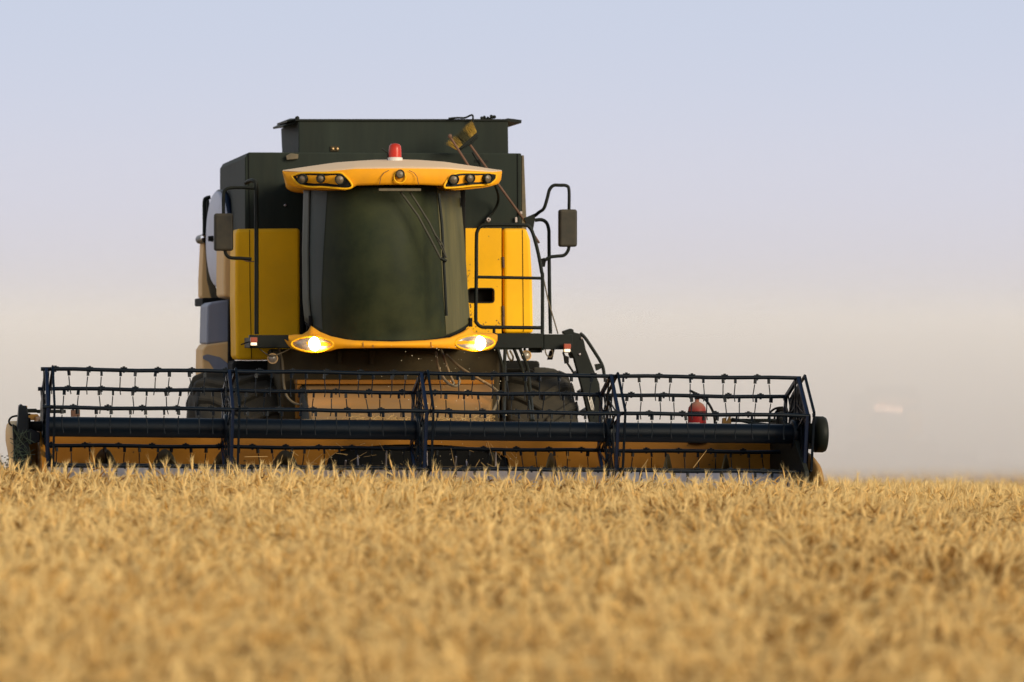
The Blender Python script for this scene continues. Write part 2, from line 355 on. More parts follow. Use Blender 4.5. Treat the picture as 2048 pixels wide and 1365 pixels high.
# wipers
m = MB(); rect(m, 758, 377.5, 842, 382.5, -2.0, -1.93); m.build('wiper_bar', M['hose'], harv, .003)
m = MB(); m.tube([at(801, 384, -1.93), at(836, 432, -1.93), at(862, 480, -1.93), at(881, 517, -1.92)], .010, 6); m.build('wiper_arm', M['wiper'], harv)
m = MB(); m.tube([at(820, 385, -1.92), at(833, 405, -1.93), at(858, 445, -1.93), at(893, 516, -1.91)], .009, 6); m.tube([at(870, 470, -1.93), at(884, 487, -1.93), at(893, 516, -1.91)], .006, 5); m.build('wiper_arm', M['wiper'], harv)
m = MB(); m.tube([at(877.5, 388, -1.80), at(884, 450, -1.85), at(887, 515, -1.87), at(893, 632, -1.86)], .013, 6); m.tube([at(881, 517, -1.9), at(893, 523, -1.9)], .014, 6); m.build('wiper_blade', M['dark'], harv)

# ---- roof
TOP = [(565, 341.6), (610, 334.5), (671, 326), (751, 320.7), (798, 320), (840, 321.3), (891, 325), (950, 333.6), (1004, 341.6)]
CRE = [(565, 343), (610, 345), (657, 343.4), (709, 338), (798, 337), (892, 338), (938, 341.6), (985, 344.8), (1004, 343)]
BOT = [(565, 345), (567, 350), (573, 368), (580, 373), (599, 377), (645, 380), (692, 381), (704, 377), (713, 371.5), (763, 370), (840, 370), (884, 372), (896, 379), (906, 381), (927, 380), (973, 375.5), (997, 368), (1002, 360), (1004, 346)]
def ry(px): t = (px-785)/219; return -1.98+.50*t*t
SX = [565, 566, 567, 570, 573, 578, 585, 592, 600, 615, 630, 645, 660, 675, 690, 698, 704, 709, 714, 730, 750, 770, 785, 800, 820, 840, 860, 875, 884, 890, 896, 901, 908, 920, 935, 950, 965, 980, 990, 997, 1000, 1002, 1003, 1004]
def fascia(a, b):
    px = SX[round(a*(len(SX)-1))]; yy = ry(px); c, bo = interp(px, CRE), interp(px, BOT)
    if b > .99: q = at(px, bo, yy+.06); return Vector((q.x*.80, .40, q.z+.03))
    if b > .70:
        return at(px, bo, yy+.06)
    t = b/.7; return at(px, c+(bo-c)*t*.985, yy+.02*t*t-.012*math.sin(math.pi*t))
m = MB(); m.grid(fascia, len(SX), 11); roof = m.build('roof_fascia', M['fascia'], harv)
def cap(a, b):
    px = SX[round(a*(len(SX)-1))]; yy = ry(px); c, tp = interp(px, CRE), interp(px, TOP)
    if b < .02: return at(px, c, yy+.03)
    p0 = at(px, c-.6, yy-.025)
    # skin rises and runs back to the crown, then level to the rear of the cab
    t = (b-.02)/.98
    if t < .7:
        s = t/.7; e = math.sin(s*math.pi/2)
        p1 = at(px, tp, -.75); return Vector((p0.x*(1-s)+(p1.x*.985)*s, p0.y+(-.75-p0.y)*s, p0.z+(p1.z-p0.z)*e))
    s = (t-.7)/.3; p1 = at(px, tp, -.75); return Vector((p1.x*(.985-.17*s), -.75+s*1.25, p1.z-.05*s*s))
m = MB(); m.grid(cap, len(SX), 18); m.build('roof_skin', M['cream'], harv)
Z5 = lambda x, y: (540+x/4.267, 320+y/4.267)
def pod(pts, mat, lampz, name):
    P = [Z5(*p) for p in pts]; P3 = [at(px, py, ry(px)-.012) for px, py in P]
    P3 = smooth_path(P3+[P3[0]], 3)[:-1]; c = sum(P3, Vector())/len(P3)
    mm = MB(); n = len(P3); mid = [c.lerp(p, .6)+Vector((0, .004, 0)) for p in P3]
    mm.add(P3+mid+[c+Vector((0, .005, 0))], [(i, (i+1) % n, n+(i+1) % n, n+i) for i in range(n)]+[(n+i, n+(i+1) % n, 2*n) for i in range(n)], True)
    o = mm.build(name, mat, harv, solid=.008)
    mm = MB(); mm.tube(P3+[P3[0]], .010, 6, False); mm.build('rim', M['yellow'], o)
    for lx, ly, lr, dx in lampz:
        px, py = Z5(lx, ly); r = lr/4.267/225; y0 = ry(px)-.02; ax = Vector((dx, -1, -.12)).normalized()
        b = at(px, py, y0); mm = MB(); mm.lathe([(-.02, r*.8), (.02, r*1.0), (.05, r*1.05), (.05, r*.86), (.035, r*.82)], b, ax, 20)
        lo = mm.build('work_lamp', M['dark'], harv)
        mm = MB(); mm.lathe([(.036, r*.83), (.046, r*.5), (.050, 0)], b, ax, 20); mm.build('lens', M['lens'], lo)
pod([(185, 140), (250, 116), (350, 110), (480, 112), (600, 112), (640, 138), (688, 190), (700, 230), (650, 248), (540, 240), (450, 233), (320, 230), (235, 200)], M['black'], [(290, 162, 43, -.55), (440, 157, 37, -.3), (593, 165, 43, 0)], 'lamp_recess')
pod([(1494, 240), (1490, 215), (1530, 152), (1600, 114), (1750, 111), (1900, 116), (1930, 132), (1915, 180), (1850, 212), (1720, 222), (1600, 236)], M['dark'], [(1565, 165, 42, 0), (1695, 155, 40, .3), (1840, 157, 42, .55)], 'lamp_recess')
px, py = Z5(1108, 150); c = at(px, py, ry(px)-.016); m = MB()
m.lathe([(0, .056), (.012, .056), (.012, .047), (.002, .044)], c, (0, -1, 0), 24); m.build('lamp_ring', M['yellow'], harv)
m = MB(); px, py = Z5(1108, 122); c = at(px, py, ry(px)-.016); m.lathe([(0, .038), (.03, .040), (.03, .030)], c, (0, -1, 0), 20); lo = m.build('work_lamp', M['underside'], harv)
m = MB(); m.lathe([(.022, .031), (.027, 0)], c, (0, -1, 0), 16); m.build('lens', M['lens'], lo)
m = MB()
for sx in (-1, 1):
    m.tube([at(798+sx*q, y_, ry(798)-.014) for q, y_ in ((20, 341), (30, 346), (36, 354), (39, 369))], .003, 5)
m.build('fascia_seam', M['rusty'], roof)
# beacon
b = at(790, 321, -1.25); m = MB(); m.lathe([(-.03, .068), (.022, .068), (.026, .060), (.026, 0)], b, (0, 0, 1), 24); be = m.build('beacon', M['white'], harv)
m = MB(); m.lathe([(.026, .058), (.09, .057), (.128, .052), (.146, .036), (.152, 0)], b, (0, 0, 1), 24); m.build('beacon_dome', M['beacon'], be)
m = MB(); m.tube([at(764, 298, -1.25), at(775, 306, -1.25), at(776, 322, -1.25)], .008, 6); m.build('aerial', M['dark'], harv)
# lever rod with ball knob beside the roof
m = MB(); m.tube([at(900, 274, .25), at(937, 332, .25), at(960, 372, .3)], .011, 7); p = at(900, 273, .25); m.lathe([(-.022, 0), (-.015, .016), (0, .021), (.015, .016), (.022, 0)], p, (0, 0, 1), 12); m.build('unloading_rod', M['rusty'], harv)
m = MB(); m.tube([at(945, 305, .4), at(960, 330, .4), at(975, 356, .45)], .010, 7); rect(m, 949, 320.5, 977, 325.5, .36, .40); m.build('rod_bracket', M['dark'], harv)

# ---- lower cab band with the headlights
def by(px): t = (px-783)/200; return -1.95+.42*abs(t)**2.2
BT = [(577, 671), (590, 669.5), (605, 669), (616, 662), (622, 652), (640, 664), (662, 673), (700, 681), (783, 683.5), (860, 680.5), (900, 675), (925, 664), (938, 654), (946, 664), (960, 666), (985, 666.5), (995, 670)]
BB = [(577, 684), (582, 693), (590, 702), (605, 706.5), (630, 708), (655, 706.5), (672, 700), (690, 698.5), (783, 697), (890, 698), (910, 700), (925, 704), (950, 705.5), (975, 704), (988, 698), (995, 682)]
BX = [577, 579, 582, 586, 590, 597, 605, 611, 616, 619, 622, 626, 632, 640, 650, 662, 675, 690, 710, 740, 783, 820, 850, 875, 900, 912, 920, 927, 933, 938, 942, 946, 952, 960, 970, 978, 985, 990, 993, 995]
def band(a, b):
    px = BX[round(a*(len(BX)-1))]; yy = by(px); t0, b0_ = interp(px, BT), interp(px, BB)
    if b < .02: return at(px, t0, yy+.10)
    if b > .98: q = at(px, b0_-1, yy+.08); return Vector((q.x, yy+.45, q.z+.02))
    t = (b-.02)/.96; return at(px, t0+(b0_-t0)*t, yy-.03*math.sin(math.pi*t))
m = MB(); m.grid(band, len(BX), 13); bandO = m.build('cab_band', M['fascia'], harv)
m = MB()
for px, y0, y1 in ((726, 684, 696), (862, 684, 697), (746, 690, 697)):
    m.tube([at(px, y0, by(px)-.032), at(px+.5, y1, by(px)-.034)], .003, 5)
m.build('seam', M['rusty'], bandO)
def headlight(cx, cy, rx, ry_, bx, by_, tilt):
    yy = by(cx)-.05
    ring = []
    for k in range(36):
        t = 2*math.pi*k/36; e = 1.0+.10*math.cos(2*t)
        ring.append(at(cx+rx*math.cos(t)*e, cy+ry_*math.sin(t)+tilt*math.cos(t)*rx*.02, by(cx+rx*math.cos(t))-.036))
    c = at(cx, cy, by(cx)-.020)
    mm = MB(); mm.add(ring+[c.lerp(p, .5)+Vector((0, -.004, 0)) for p in ring]+[c], [(i, (i+1) % 36, 36+(i+1) % 36, 36+i) for i in range(36)]+[(36+i, 36+(i+1) % 36, 72) for i in range(36)], True)
    h = mm.build('headlight', M['lamp_lens'], harv, solid=.004)
    mm = MB(); mm.tube(ring+[ring[0]], .010, 6, False); mm.build('rim', M['yellow'], h)
    p = at(bx, by_, by(bx)-.030)
    mm = MB(); r = 14.5/224; mm.lathe([(0, r), (.012, r*.95), (.022, r*.7), (.028, 0)], p, (0, -1, 0), 24); mm.build('bulb', M['headlight'], h)
    ld = bpy.data.lights.new('headlight_beam', 'SPOT'); lo = bpy.data.objects.new('headlight_beam', ld); col.objects.link(lo); lo.parent = h
    ld.energy = 4.5; ld.color = (1.0, .60, .24); ld.spot_size = R(165); ld.spot_blend = .8; ld.shadow_soft_size = .05
    lo.location = p+Vector((0, -.10, -.02)); lo.rotation_euler = (R(60), 0, 0)
headlight(625, 689, 38, 15.5, 632, 688, 1)
headlight(950, 686, 36, 15.5, 957, 687, -1)

# ---- platform beams, marker and work lamps
m = MB(); rect(m, 499, 670.5, 590, 696.5, -.95, -.85); rect(m, 513, 676, 585, 697, -.84, .3)
m.build('platform_beam', M['dark'], harv, .006)
m = MB(); rect(m, 985, 667.5, 1087, 697, -.95, -.85); rect(m, 985, 667, 1080, 672, -.85, .4); rect(m, 1060, 690, 1082, 706, -.85, -.75); m.build('platform_beam', M['dark'], harv, .006)
m = MB(); rect(m, 1087.5, 669, 1146, 699.5, -.92, -.80); armO = m.build('ladder_beam', M['dark'], harv, .006)
def marker(x0, y0, x1, y1, yl):
    mm = MB(); rect(mm, x0, y0, x1, y0+(y1-y0)*.62, yl-.05, yl); o = mm.build('marker_lamp', M['marker_red'], harv, .006)
    mm = MB(); rect(mm, x0+1, y0+(y1-y0)*.64, x1-1, y1, yl-.045, yl); mm.build('bulb', M['marker_white'], o, .006)
    mm = MB(); rect(mm, x0-1.5, y0-1.5, x1+1.5, y1+1.5, yl+.001, yl+.02); mm.build('housing', M['dark'], o, .004)
marker(501, 675, 515, 691.5, -.98); marker(1128, 688, 1142, 704.5, -.98)
def round_lamp(px, py, rpx, yl):
    r = rpx/221; p = at(px, py, yl); mm = MB(); mm.lathe([(-.09, .3*r), (-.05, .8*r), (0, r), (.015, r*1.02), (.015, r*.84), (.005, r*.8)], p, (0, -1, 0), 24)
    o = mm.build('work_lamp', M['tan'], harv)
    mm = MB(); mm.lathe([(.006, r*.82), (.018, r*.5), (.02, 0)], p, (0, -1, 0), 20); mm.build('lens', M['lamp_lens'], o)
    mm = MB(); mm.tube([p+Vector((0, .06, 0)), p+Vector((0, .08, r*1.6))], .012, 6); mm.build('stalk', M['dark'], o)
round_lamp(545, 717.5, 10.5, -.85); round_lamp(1052, 711.5, 10.5, -.85)
pipe_obj('lamp_wire', [(482, 690, -.9), (492, 686, -.92), (500, 684, -.95)], .006, M['black'], 4)
pipe_obj('lamp_wire', [(519, 698, -.9), (535, 710, -.9), (545, 712, -.88), (560, 708, -.88), (580, 698, -.9)], .006, M['hose'], 4)

# ---- mirrors
def mirror(x0, y0, x1, y1, yl, arm):
    mm = MB(); P = rr(x0, y0, x1-x0, y1-y0, 5, yl, 4); mm.prism(P, (0, .10, 0)); o = mm.build('mirror', M['mirror_shell'], harv, .035, 4)
    for pts in arm:
        pipe(pts, .0155, 4).build('mirror_arm', M['dark'], o)
mirror(429, 427, 467, 502, -.75, [[(508, 377, -.7), (490, 375.5, -.7), (462, 376, -.7), (450, 381, -.7), (447, 393, -.7), (447, 428, -.7)], [(450, 500, -.7), (452, 509, -.7), (461, 516, -.7), (480, 517, -.7), (503, 519, -.7)]])
pipe_obj('mirror_post', [(492, 366, -.5), (500, 362, -.6), (508, 362.5, -.68), (512, 370, -.7), (512.5, 400, -.7), (513, 500, -.7), (513, 669, -.7)], .0195, M['dark'], 4)
pipe_obj('mirror_wire', [(486, 520, -.7), (495, 523, -.7), (508, 523.5, -.7)], .005, M['rusty'], 4)
mirror(1119, 419, 1155, 494, -.75, [[(1070, 432, -.6), (1078, 425, -.66), (1088, 417, -.7), (1095, 395, -.7), (1099, 380, -.7), (1107, 371.5, -.7), (1120, 371, -.7), (1133, 372, -.7), (1138, 381, -.7), (1138, 420, -.7)], [(1138, 492, -.7), (1136, 502, -.7), (1128, 511, -.7), (1112, 513, -.7), (1099, 515, -.7), (1090, 521, -.7)]])
m = MB(); slab(m, [(1048, 437), (1062, 431), (1071, 427), (1070, 440), (1066, 462), (1052, 449)], -.62, -.58); m.build('mirror_bracket', M['dark'], harv, .003)
m = MB(); slab(m, [(1082, 518), (1090, 516), (1092, 524), (1090, 534), (1083, 535)], -.70, -.66); m.build('clamp', M['black'], harv, .003)

# ---- access gate rail and posts on the right
m = MB()
lp = [(1083, 700, -.9), (1084.5, 690, -.9), (1085, 560, -.9), (1083.5, 545, -.9), (1076, 505, -.9), (1066, 468, -.9), (1058, 454, -.9), (1045, 450.5, -.9), (980, 450, -.9), (963, 452, -.9), (955, 462, -.9), (953, 480, -.9), (952.5, 560, -.9), (951.5, 635, -.9), (954, 647, -.9), (963, 654, -.9), (980, 655, -.9), (1082, 656, -.9)]
m.tube(smooth_path([at(*p) for p in lp], 4), .0165, 8); m.tube([at(954, 554.5, -.9), at(1084, 557, -.9)], .014, 8)
m.tube([at(988, 655, -.9), at(988, 668, -.9)], .014, 8)
m.build('gate_rail', M['dark'], harv)
pipe_obj('grab_post', [(1070, 441, -.5), (1083, 440, -.5), (1093, 446, -.5), (1097.5, 460, -.5), (1098, 480, -.5), (1099, 580, -.5), (1101, 668, -.5)], .0165, M['dark'], 4)
pipe_obj('stay_wire', [(1085, 548, -.6), (1096, 600, -.6), (1116, 668, -.6)], .006, M['hose'])
pipe_obj('tank_hose', [(988, 366, .2), (996, 388, .3), (996, 405, .45), (988, 422, .5), (974, 438, .5), (968, 452, .45)], .0125, M['dark'], 5)
m = MB(); p = at(976, 441, .5); m.lathe([(0, .022), (.03, .022), (.03, .008), (.01, .006)], p, (0, -1, .2), 10); m.build('hose_fitting', M['steel'], harv)
m = MB(); p = at(1032, 440, .52); m.box(p, (.02, .02, .05)); p = at(1042, 426, .52); m.box(p, (.02, .02, .03)); m.build('latch', M['steel'], harv, .003)

# ---- boarding ladder folded at the right
m = MB()
side = [(1126, 663), (1142, 657.5), (1147, 659.5), (1148, 665), (1160, 668), (1168, 682), (1172, 700), (1187, 738), (1199, 768), (1207, 850), (1207, 905), (1184, 905), (1180, 846), (1168, 792), (1157, 750), (1148, 716), (1140, 700), (1138, 672), (1127, 668)]
slab(m, side, -.80, -.72); lad = m.build('boarding_ladder', M['dark'], harv, .006)
m = MB()
for t in range(5):
    p0 = at(1146+t*9, 712+t*38, -.72); p1 = at(1170+t*8, 704+t*36, -.72); m.beam(p0+Vector((0, .12, 0)), p1+Vector((0, .12, 0)), .05, .22, Vector((0, 1, 0)))
m.build('ladder_step', M['dark'], lad)
m = MB()
for t in range(3): m.tube([at(1176+3*t, 793+t, -.81), at(1183+3*t, 820+t, -.81)], .0045, 5)
m.build('slot', M['white'], lad)
pipe_obj('ladder_rail', [(1160, 667, -.76), (1170, 676, -.76), (1185, 698, -.76), (1200, 722, -.76), (1206, 736, -.76), (1209, 755, -.76)], .0155, M['dark'], 4, lad)
m = MB(); slab(m, [(1190, 729), (1205, 727), (1203, 737), (1193, 742)], -.78, -.74); m.build('rail_bracket', M['dark'], lad, .003)
m = MB()
for px, py in ((1159, 709), (1163, 677)):
    m.lathe([(0, .011), (.012, .011), (.012, 0)], at(px, py, -.80), (0, -1, 0), 10)
m.build('bolt', M['steel'], lad)
pipe_obj('lamp_wire', [(1126, 705, -.8), (1130, 716, -.8), (1133, 724, -.8), (1142, 738, -.8), (1151, 752, -.8)], .010, M['black'], 3)
m = MB(); slab(m, [(1127, 706), (1132, 712), (1138, 714), (1138, 726), (1130, 728)], -.82, -.78); m.build('plug', M['black'], harv, .004)
m = MB(); slab(m, [(1101, 702), (1110, 698), (1105, 720), (1096, 720)], -.82, -.76); m.build('bracket', M['black'], harv, .004)
pipe_obj('lamp_wire', [(1090, 696, -.9), (1092, 708, -.9), (1099, 715, -.9), (1105, 711, -.9), (1105, 703, -.9), (1098, 695, -.9)], .006, M['hose'], 4)

# ---- underside, axle, feeder house
m = MB(); rect(m, 560, 699, 1000, 900, -.75, .4); m.build('underframe', M['underside'], harv, .03)
m = MB(); rect(m, 465, 722, 1080, 800, .5, 1.0); m.build('front_axle', M['black'], harv, .03)
m = MB(); rect(m, 676, 701, 684, 728, -.80, -.76); rect(m, 740, 701, 750, 730, -.80, -.76); m.build('hanger', M['underside'], harv, .004)
m = MB()
tq = [at(606, 770, -.95), at(986, 764, -.95), at(979, 852, -2.55), at(626, 852, -2.55)]
bq = [p+Vector((0, .15, -.75)) for p in tq]
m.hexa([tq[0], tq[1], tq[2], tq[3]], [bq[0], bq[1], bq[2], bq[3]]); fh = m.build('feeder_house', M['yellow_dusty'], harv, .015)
m = MB(); rect(m, 594, 760, 988, 769, -1.06, -.80); rect(m, 594, 769, 603, 838, -1.02, -.85); m.build('feeder_flange', M['orange_sheet'], fh, .006)
m = MB(); ps = [at(601, 772, -1.02), at(611, 772, -1.02), at(630, 848, -2.4), at(603, 848, -1.6)]; m.prism(ps, (0, .05, 0)); m.build('side_cheek', M['dark'], fh)
m = MB()
for k in range(26):
    px, py, yl = rs.uniform(640, 970), rs.uniform(775, 832), 0
    t = (py-770)/82; yl = -.95-1.6*t; p = at(px, py, yl-.012); m.box(p, (rs.uniform(.008, .03), .006, rs.uniform(.004, .012)))
m.build('scuff', M['rusty'], fh)['kind'] = 'stuff'
# hoses under the cab
for pts in ([(872, 705, -1.3), (875, 728, -1.4), (882, 748, -1.6), (895, 766, -1.8), (912, 773, -1.9), (919, 765, -1.8), (917, 757, -1.7)],
            [(883, 702, -1.2), (890, 722, -1.4), (900, 750, -1.6), (908, 768, -1.8)],
            [(893, 710, -1.2), (920, 735, -1.3), (955, 757, -1.5), (985, 775, -1.8), (998, 790, -2.0), (992, 812, -2.2), (984, 826, -2.4)]):
    pipe_obj('hydraulic_hose', pts, .013, M['hose'], 5)
for pts in ([(996, 700, -1.0), (1000, 715, -1.05), (1006, 740, -1.2), (1007, 775, -1.5), (1006, 830, -2.2)], [(1010, 700, -1.0), (1009, 730, -1.1), (1009, 780, -1.6), (1008, 846, -2.3)],
            [(1028, 698, -.9), (1035, 715, -1.0), (1045, 740, -1.2), (1050, 765, -1.3), (1056, 800, -1.7), (1062, 842, -2.3)], [(1040, 698, -.9), (1047, 715, -1.0), (1055, 735, -1.1), (1058, 760, -1.3), (1062, 800, -1.6), (1066, 842, -2.3)]):
    pipe_obj('hydraulic_hose', pts, .016, M['dark'], 4)
pipe_obj('hydraulic_hose', [(1013, 700, -.9), (1018, 716, -.95), (1024, 722, -.95), (1026, 714, -.95), (1020, 702, -.9)], .009, M['hose'], 5)
pipe_obj('hydraulic_hose', [(556, 690, -.8), (565, 725, -.8), (568, 770, -1.0), (575, 795, -1.2), (592, 808, -1.3), (612, 809, -1.4)], .011, M['hose'], 5)

# ---- tyres
def tyre(x0, x1, r, cz):
    xc, wd = (x0+x1)/2, x1-x0; h = wd/2; c = Vector((xc, 0, cz)); mm = MB()
    prof = [(-h*.80, r*.55), (-h*.97, r*.66), (-h*1.0, r*.80), (-h*.93, r*.90), (-h*.72, r*.945), (-h*.3, r*.960), (0, r*.963), (h*.3, r*.960), (h*.72, r*.945), (h*.93, r*.90), (h*1.0, r*.80), (h*.97, r*.66), (h*.80, r*.55)]
    mm.lathe(prof, c, (1, 0, 0), 48)
    def pt(x, a, rad): return c+Vector((x, -math.cos(a)*rad, math.sin(a)*rad))
    n = 19
    for sgn in (-1, 1):
        for k in range(n):
            a0 = 2*math.pi*(k+(0 if sgn < 0 else .5))/n; st = [(.02, 0, .965), (.35, .10, .963), (.70, .20, .950), (.95, .265, .905), (1.02, .285, .83)]
            ww = .055
            rows = []
            for fx, da, fr in st:
                x = sgn*fx*h; A = a0+da
                rows.append([pt(x, A-ww, r*fr-.02), pt(x, A-ww*.75, r*(fr+.045)), pt(x, A+ww*.75, r*(fr+.045)), pt(x, A+ww, r*fr-.02)])
            vv = [q for g in rows for q in g]; ff = []
            for i in range(len(rows)-1):
                for j in range(3): ff.append((i*4+j, i*4+j+1, i*4+j+5, i*4+j+4))
            ff += [(0, 1, 2, 3), tuple(len(vv)-4+q for q in (3, 2, 1, 0))]
            mm.add(vv, ff)
    o = mm.build('tyre', M['rubber'], harv, .012, 1)
    mm = MB(); mm.lathe([(-h*.5, 0), (-h*.5, r*.3), (-h*.78, r*.56), (-h*.70, r*.58), (h*.70, r*.58), (h*.78, r*.56), (h*.5, r*.3), (h*.5, 0)], c, (1, 0, 0), 32); mm.build('rim', M['yellow_dusty'], o)
gl = -.12
tyre(at(390, 800, -.4).x, at(560, 800, -.4).x, .935, gl+.93)
tyre(at(1003, 800, -.4).x, at(1149, 800, -.4).x, .935, gl+.955)
m = MB()
for sx in (-1, 1): m.lathe([(-.2, 0), (-.2, .62), (-.14, .66), (.14, .66), (.2, .62), (.2, 0)], (sx*1.15, 4.6, .34), (1, 0, 0), 32)
m.tube([(-1.15, 4.6, .40), (1.15, 4.6, .40)], .08, 8); m.build('rear_wheel', M['rubber'], harv, .02, 1)

# ---- left flank: side shields, dust screen and handles
m = MB(); slab(m, [(448, 481), (476, 470), (476, 598), (470, 598), (448, 593), (447, 560)], 1.2, 2.0); m.build('side_shield', M['tan'], harv, .03, 3)
m = MB(); slab(m, [(407, 476), (412, 474), (414, 520), (418, 570), (424, 598), (410, 602), (403, 593), (403, 560)], 3.2, 3.6); m.build('side_shield', M['tan'], harv, .012, 3)
m = MB(); slab(m, [(411, 476), (418, 540), (432, 575), (440, 600), (424, 600), (414, 560)], 3.15, 3.2); m.build('shield_frame', M['hose'], harv, .006)
pc = at(433, 478, 2.3); r = .46; m = MB(); axd = Vector((-.985, -.12, 0)).normalized()
m.lathe([(-.06, r), (0, r*1.0), (.012, r*.96), (.03, r*.5), (.035, 0)], pc, axd, 40); ds = m.build('dust_screen', M['disc'], harv)
m = MB(); m.lathe([(-.075, 0), (-.075, r*1.03), (-.02, r*1.04), (-.02, r*1.0)], pc, axd, 40); m.build('screen_drum', M['strap'], ds)
m = MB(); m.lathe([(.035, .03), (.08, .025), (.08, 0)], pc, axd, 12); m.build('hub', M['black'], ds)
pipe_obj('grab_handle', [(421, 395, 3.0), (413, 397, 3.0), (409, 404, 3.0), (409, 440, 3.0), (409, 470, 3.0)], .020, M['dark'], 4)
pipe_obj('grab_handle', [(416, 400, 3.1), (415, 430, 3.1), (414, 500, 3.1)], .016, M['dark'], 3)
m = MB(); p = at(405, 478, 3.15); m.lathe([(-.3, .045), (.3, .045)], p, (0, 1, 0), 14); m.build('shield_hinge', M['reel'], harv)
m = MB(); slab(m, [(415, 611), (424, 605), (470, 598), (470, 683), (413, 689)], 1.4, 2.2); m.build('side_panel', M['blue_panel'], harv, .02, 3)
m = MB(); slab(m, [(412, 689.5), (459, 683), (458, 720), (455, 765), (404, 765), (405, 700)], 1.35, 2.1); sk = m.build('rear_skirt', M['tan'], harv, .02, 3)
m = MB(); slab(m, [(406, 712), (415, 709), (440, 715), (456, 728), (455, 765), (436, 765), (430, 742), (418, 724), (406, 718)], 1.335, 1.348); m.build('blue_stripe', M['blue_panel'], sk)
m = MB(); rect(m, 458, 600, 470, 765, 1.2, 1.34); m.build('frame_post', M['black'], harv)
m = MB(); rect(m, 405, 596, 470, 612, 2.2, 3.1); m.build('shield_rail', M['black'], harv, .01)

# ------------------------------------------------------------------ header: reel, auger, back sheet
YR = -3.5
Lr, Rr = at(88, 853.5, YR), at(1588, 868.5, YR)
HX = (Rr-Lr).normalized(); HO = (Lr+Rr)/2; HU = Vector((-HX.z, 0, HX.x)); HW = (Rr-Lr).length
def H(u, yl, dz): return HO+HX*u+Vector((0, yl-YR, 0))+HU*dz
def upx(px, yl=YR, py=860): return (at(px, py, yl)-HO).dot(HX)
def hbox(mb, u0, u1, y0, y1, z0, z1):
    mb.hexa([H(u0, y0, z0), H(u1, y0, z0), H(u1, y0, z1), H(u0, y0, z1)], [H(u0, y1, z0), H(u1, y1, z0), H(u1, y1, z1), H(u0, y1, z1)])
def hpz(py, yl, px=840): return (at(px, py, yl)-H(upx(px), yl, 0)).dot(HU)
uL, uR = -HW/2-.0, HW/2-.02
# back sheet with the feeder opening
yb = -2.65
oa, ob = upx(652, yb), upx(1022, yb); zt = -.03; zo0, zo1 = hpz(940, yb), hpz(889, yb)
pts = [(uL, zt), (uL, -.75), (oa, -.75), (oa, zo0)]
for i in range(1, 12):
    t = math.pi*i/12; pts.append(((oa+ob)/2-math.cos(t)*(ob-oa)/2, zo0+(zo1-zo0)*math.sin(t)**.55))
pts += [(ob, zo0), (ob, -.75), (uR, -.75), (uR, zt)]
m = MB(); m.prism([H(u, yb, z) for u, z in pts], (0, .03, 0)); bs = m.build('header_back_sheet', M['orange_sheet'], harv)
m = MB(); hbox(m, uL, uR, yb-.05, yb+.09, zt+.002, zt+.05); m.build('header_top_beam', M['orange_sheet'], harv, .008)
m = MB(); hbox(m, oa-.05, ob+.05, yb+.035, yb+.055, -.75, -.06); m.build('throat_backing', M['black'], bs)
m = MB()
for k in range(22):
    u = rs.uniform(uL+.1, uR-.1); z = rs.uniform(-.34, -.05); m.box(H(u, yb-.003, z), (rs.uniform(.005, .02), .003, rs.uniform(.004, .012)))
m.build('scuff', M['underside'], bs)['kind'] = 'stuff'
# trough and lip
yf = -3.32; zl = hpz(934, yf)
m = MB()
prof = [(yb, -.40), (yb-.03, -.62), (yb-.2, -.80), (yb-.5, -.83), (yf+.02, -.60), (yf+.015, zl)]
def tro(a, b):
    i = round(b*(len(prof)-1)); return H(uL+(uR-uL)*a, prof[i][0], prof[i][1])
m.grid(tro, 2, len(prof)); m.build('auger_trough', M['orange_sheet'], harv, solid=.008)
m = MB(); hbox(m, uL, uR, yf-.02, yf+.01, zl-.03, zl); m.build('trough_lip', M['flight'], harv, .004)
m = MB(); m.hexa([H(uL, -3.95, zl-.17), H(uR, -3.95, zl-.17), H(uR, yf-.02, zl-.01), H(uL, yf-.02, zl-.01)], [H(uL, -3.95, zl-.18), H(uR, -3.95, zl-.18), H(uR, yf-.02, zl-.03), H(uL, yf-.02, zl-.03)]); m.build('cutter_table', M['steel'], harv)
m = MB()
for k in range(86):
    u = uL+.05+k*.0762
    if u > uR: break
    m.add([H(u-.03, -3.95, zl-.172), H(u+.03, -3.95, zl-.172), H(u, -4.04, zl-.19), H(u, -3.97, zl-.19)], [(0, 1, 2), (0, 2, 3), (1, 3, 2), (0, 3, 1)])
m.build('knife_guard', M['dark'], harv)
# auger
ya = -2.98; zc = hpz(903, ya)-.275; ra = .275
m = MB(); m.tube([H(uL+.02, ya, zc), H(uR-.02, ya, zc)], .15, 24); au = m.build('auger_tube', M['flight'], harv)
def flight(u0, u1, hand, phase):
    mm = MB(); n = int(abs(u1-u0)/.51*28); rows = []
    for i in range(n+1):
        u = u0+(u1-u0)*i/n; t = hand*2*math.pi*(u-u0)/.51+phase
        dv = lambda rad: H(u, ya+rad*math.cos(t), zc+rad*math.sin(t))
        rows += [dv(.148), dv(ra)]
    mm.add(rows, [(2*i, 2*i+1, 2*i+3, 2*i+2) for i in range(n)], True)
    return mm.build('auger_flight', M['flight'], harv, solid=.008)
flight(upx(72, ya), upx(640, ya), 1, R(40)); flight(upx(985, ya), upx(1560, ya), -1, R(90))
m = MB()
for k in range(22):
    u = oa+(ob-oa)*(k+.5)/22; t = k*2.4; d = Vector((0, math.cos(t), math.sin(t)))
    m.tube([H(u, ya, zc), H(u, ya+.29*math.cos(t), zc+.29*math.sin(t))], .008, 6)
m.build('auger_finger', M['steel'], harv)
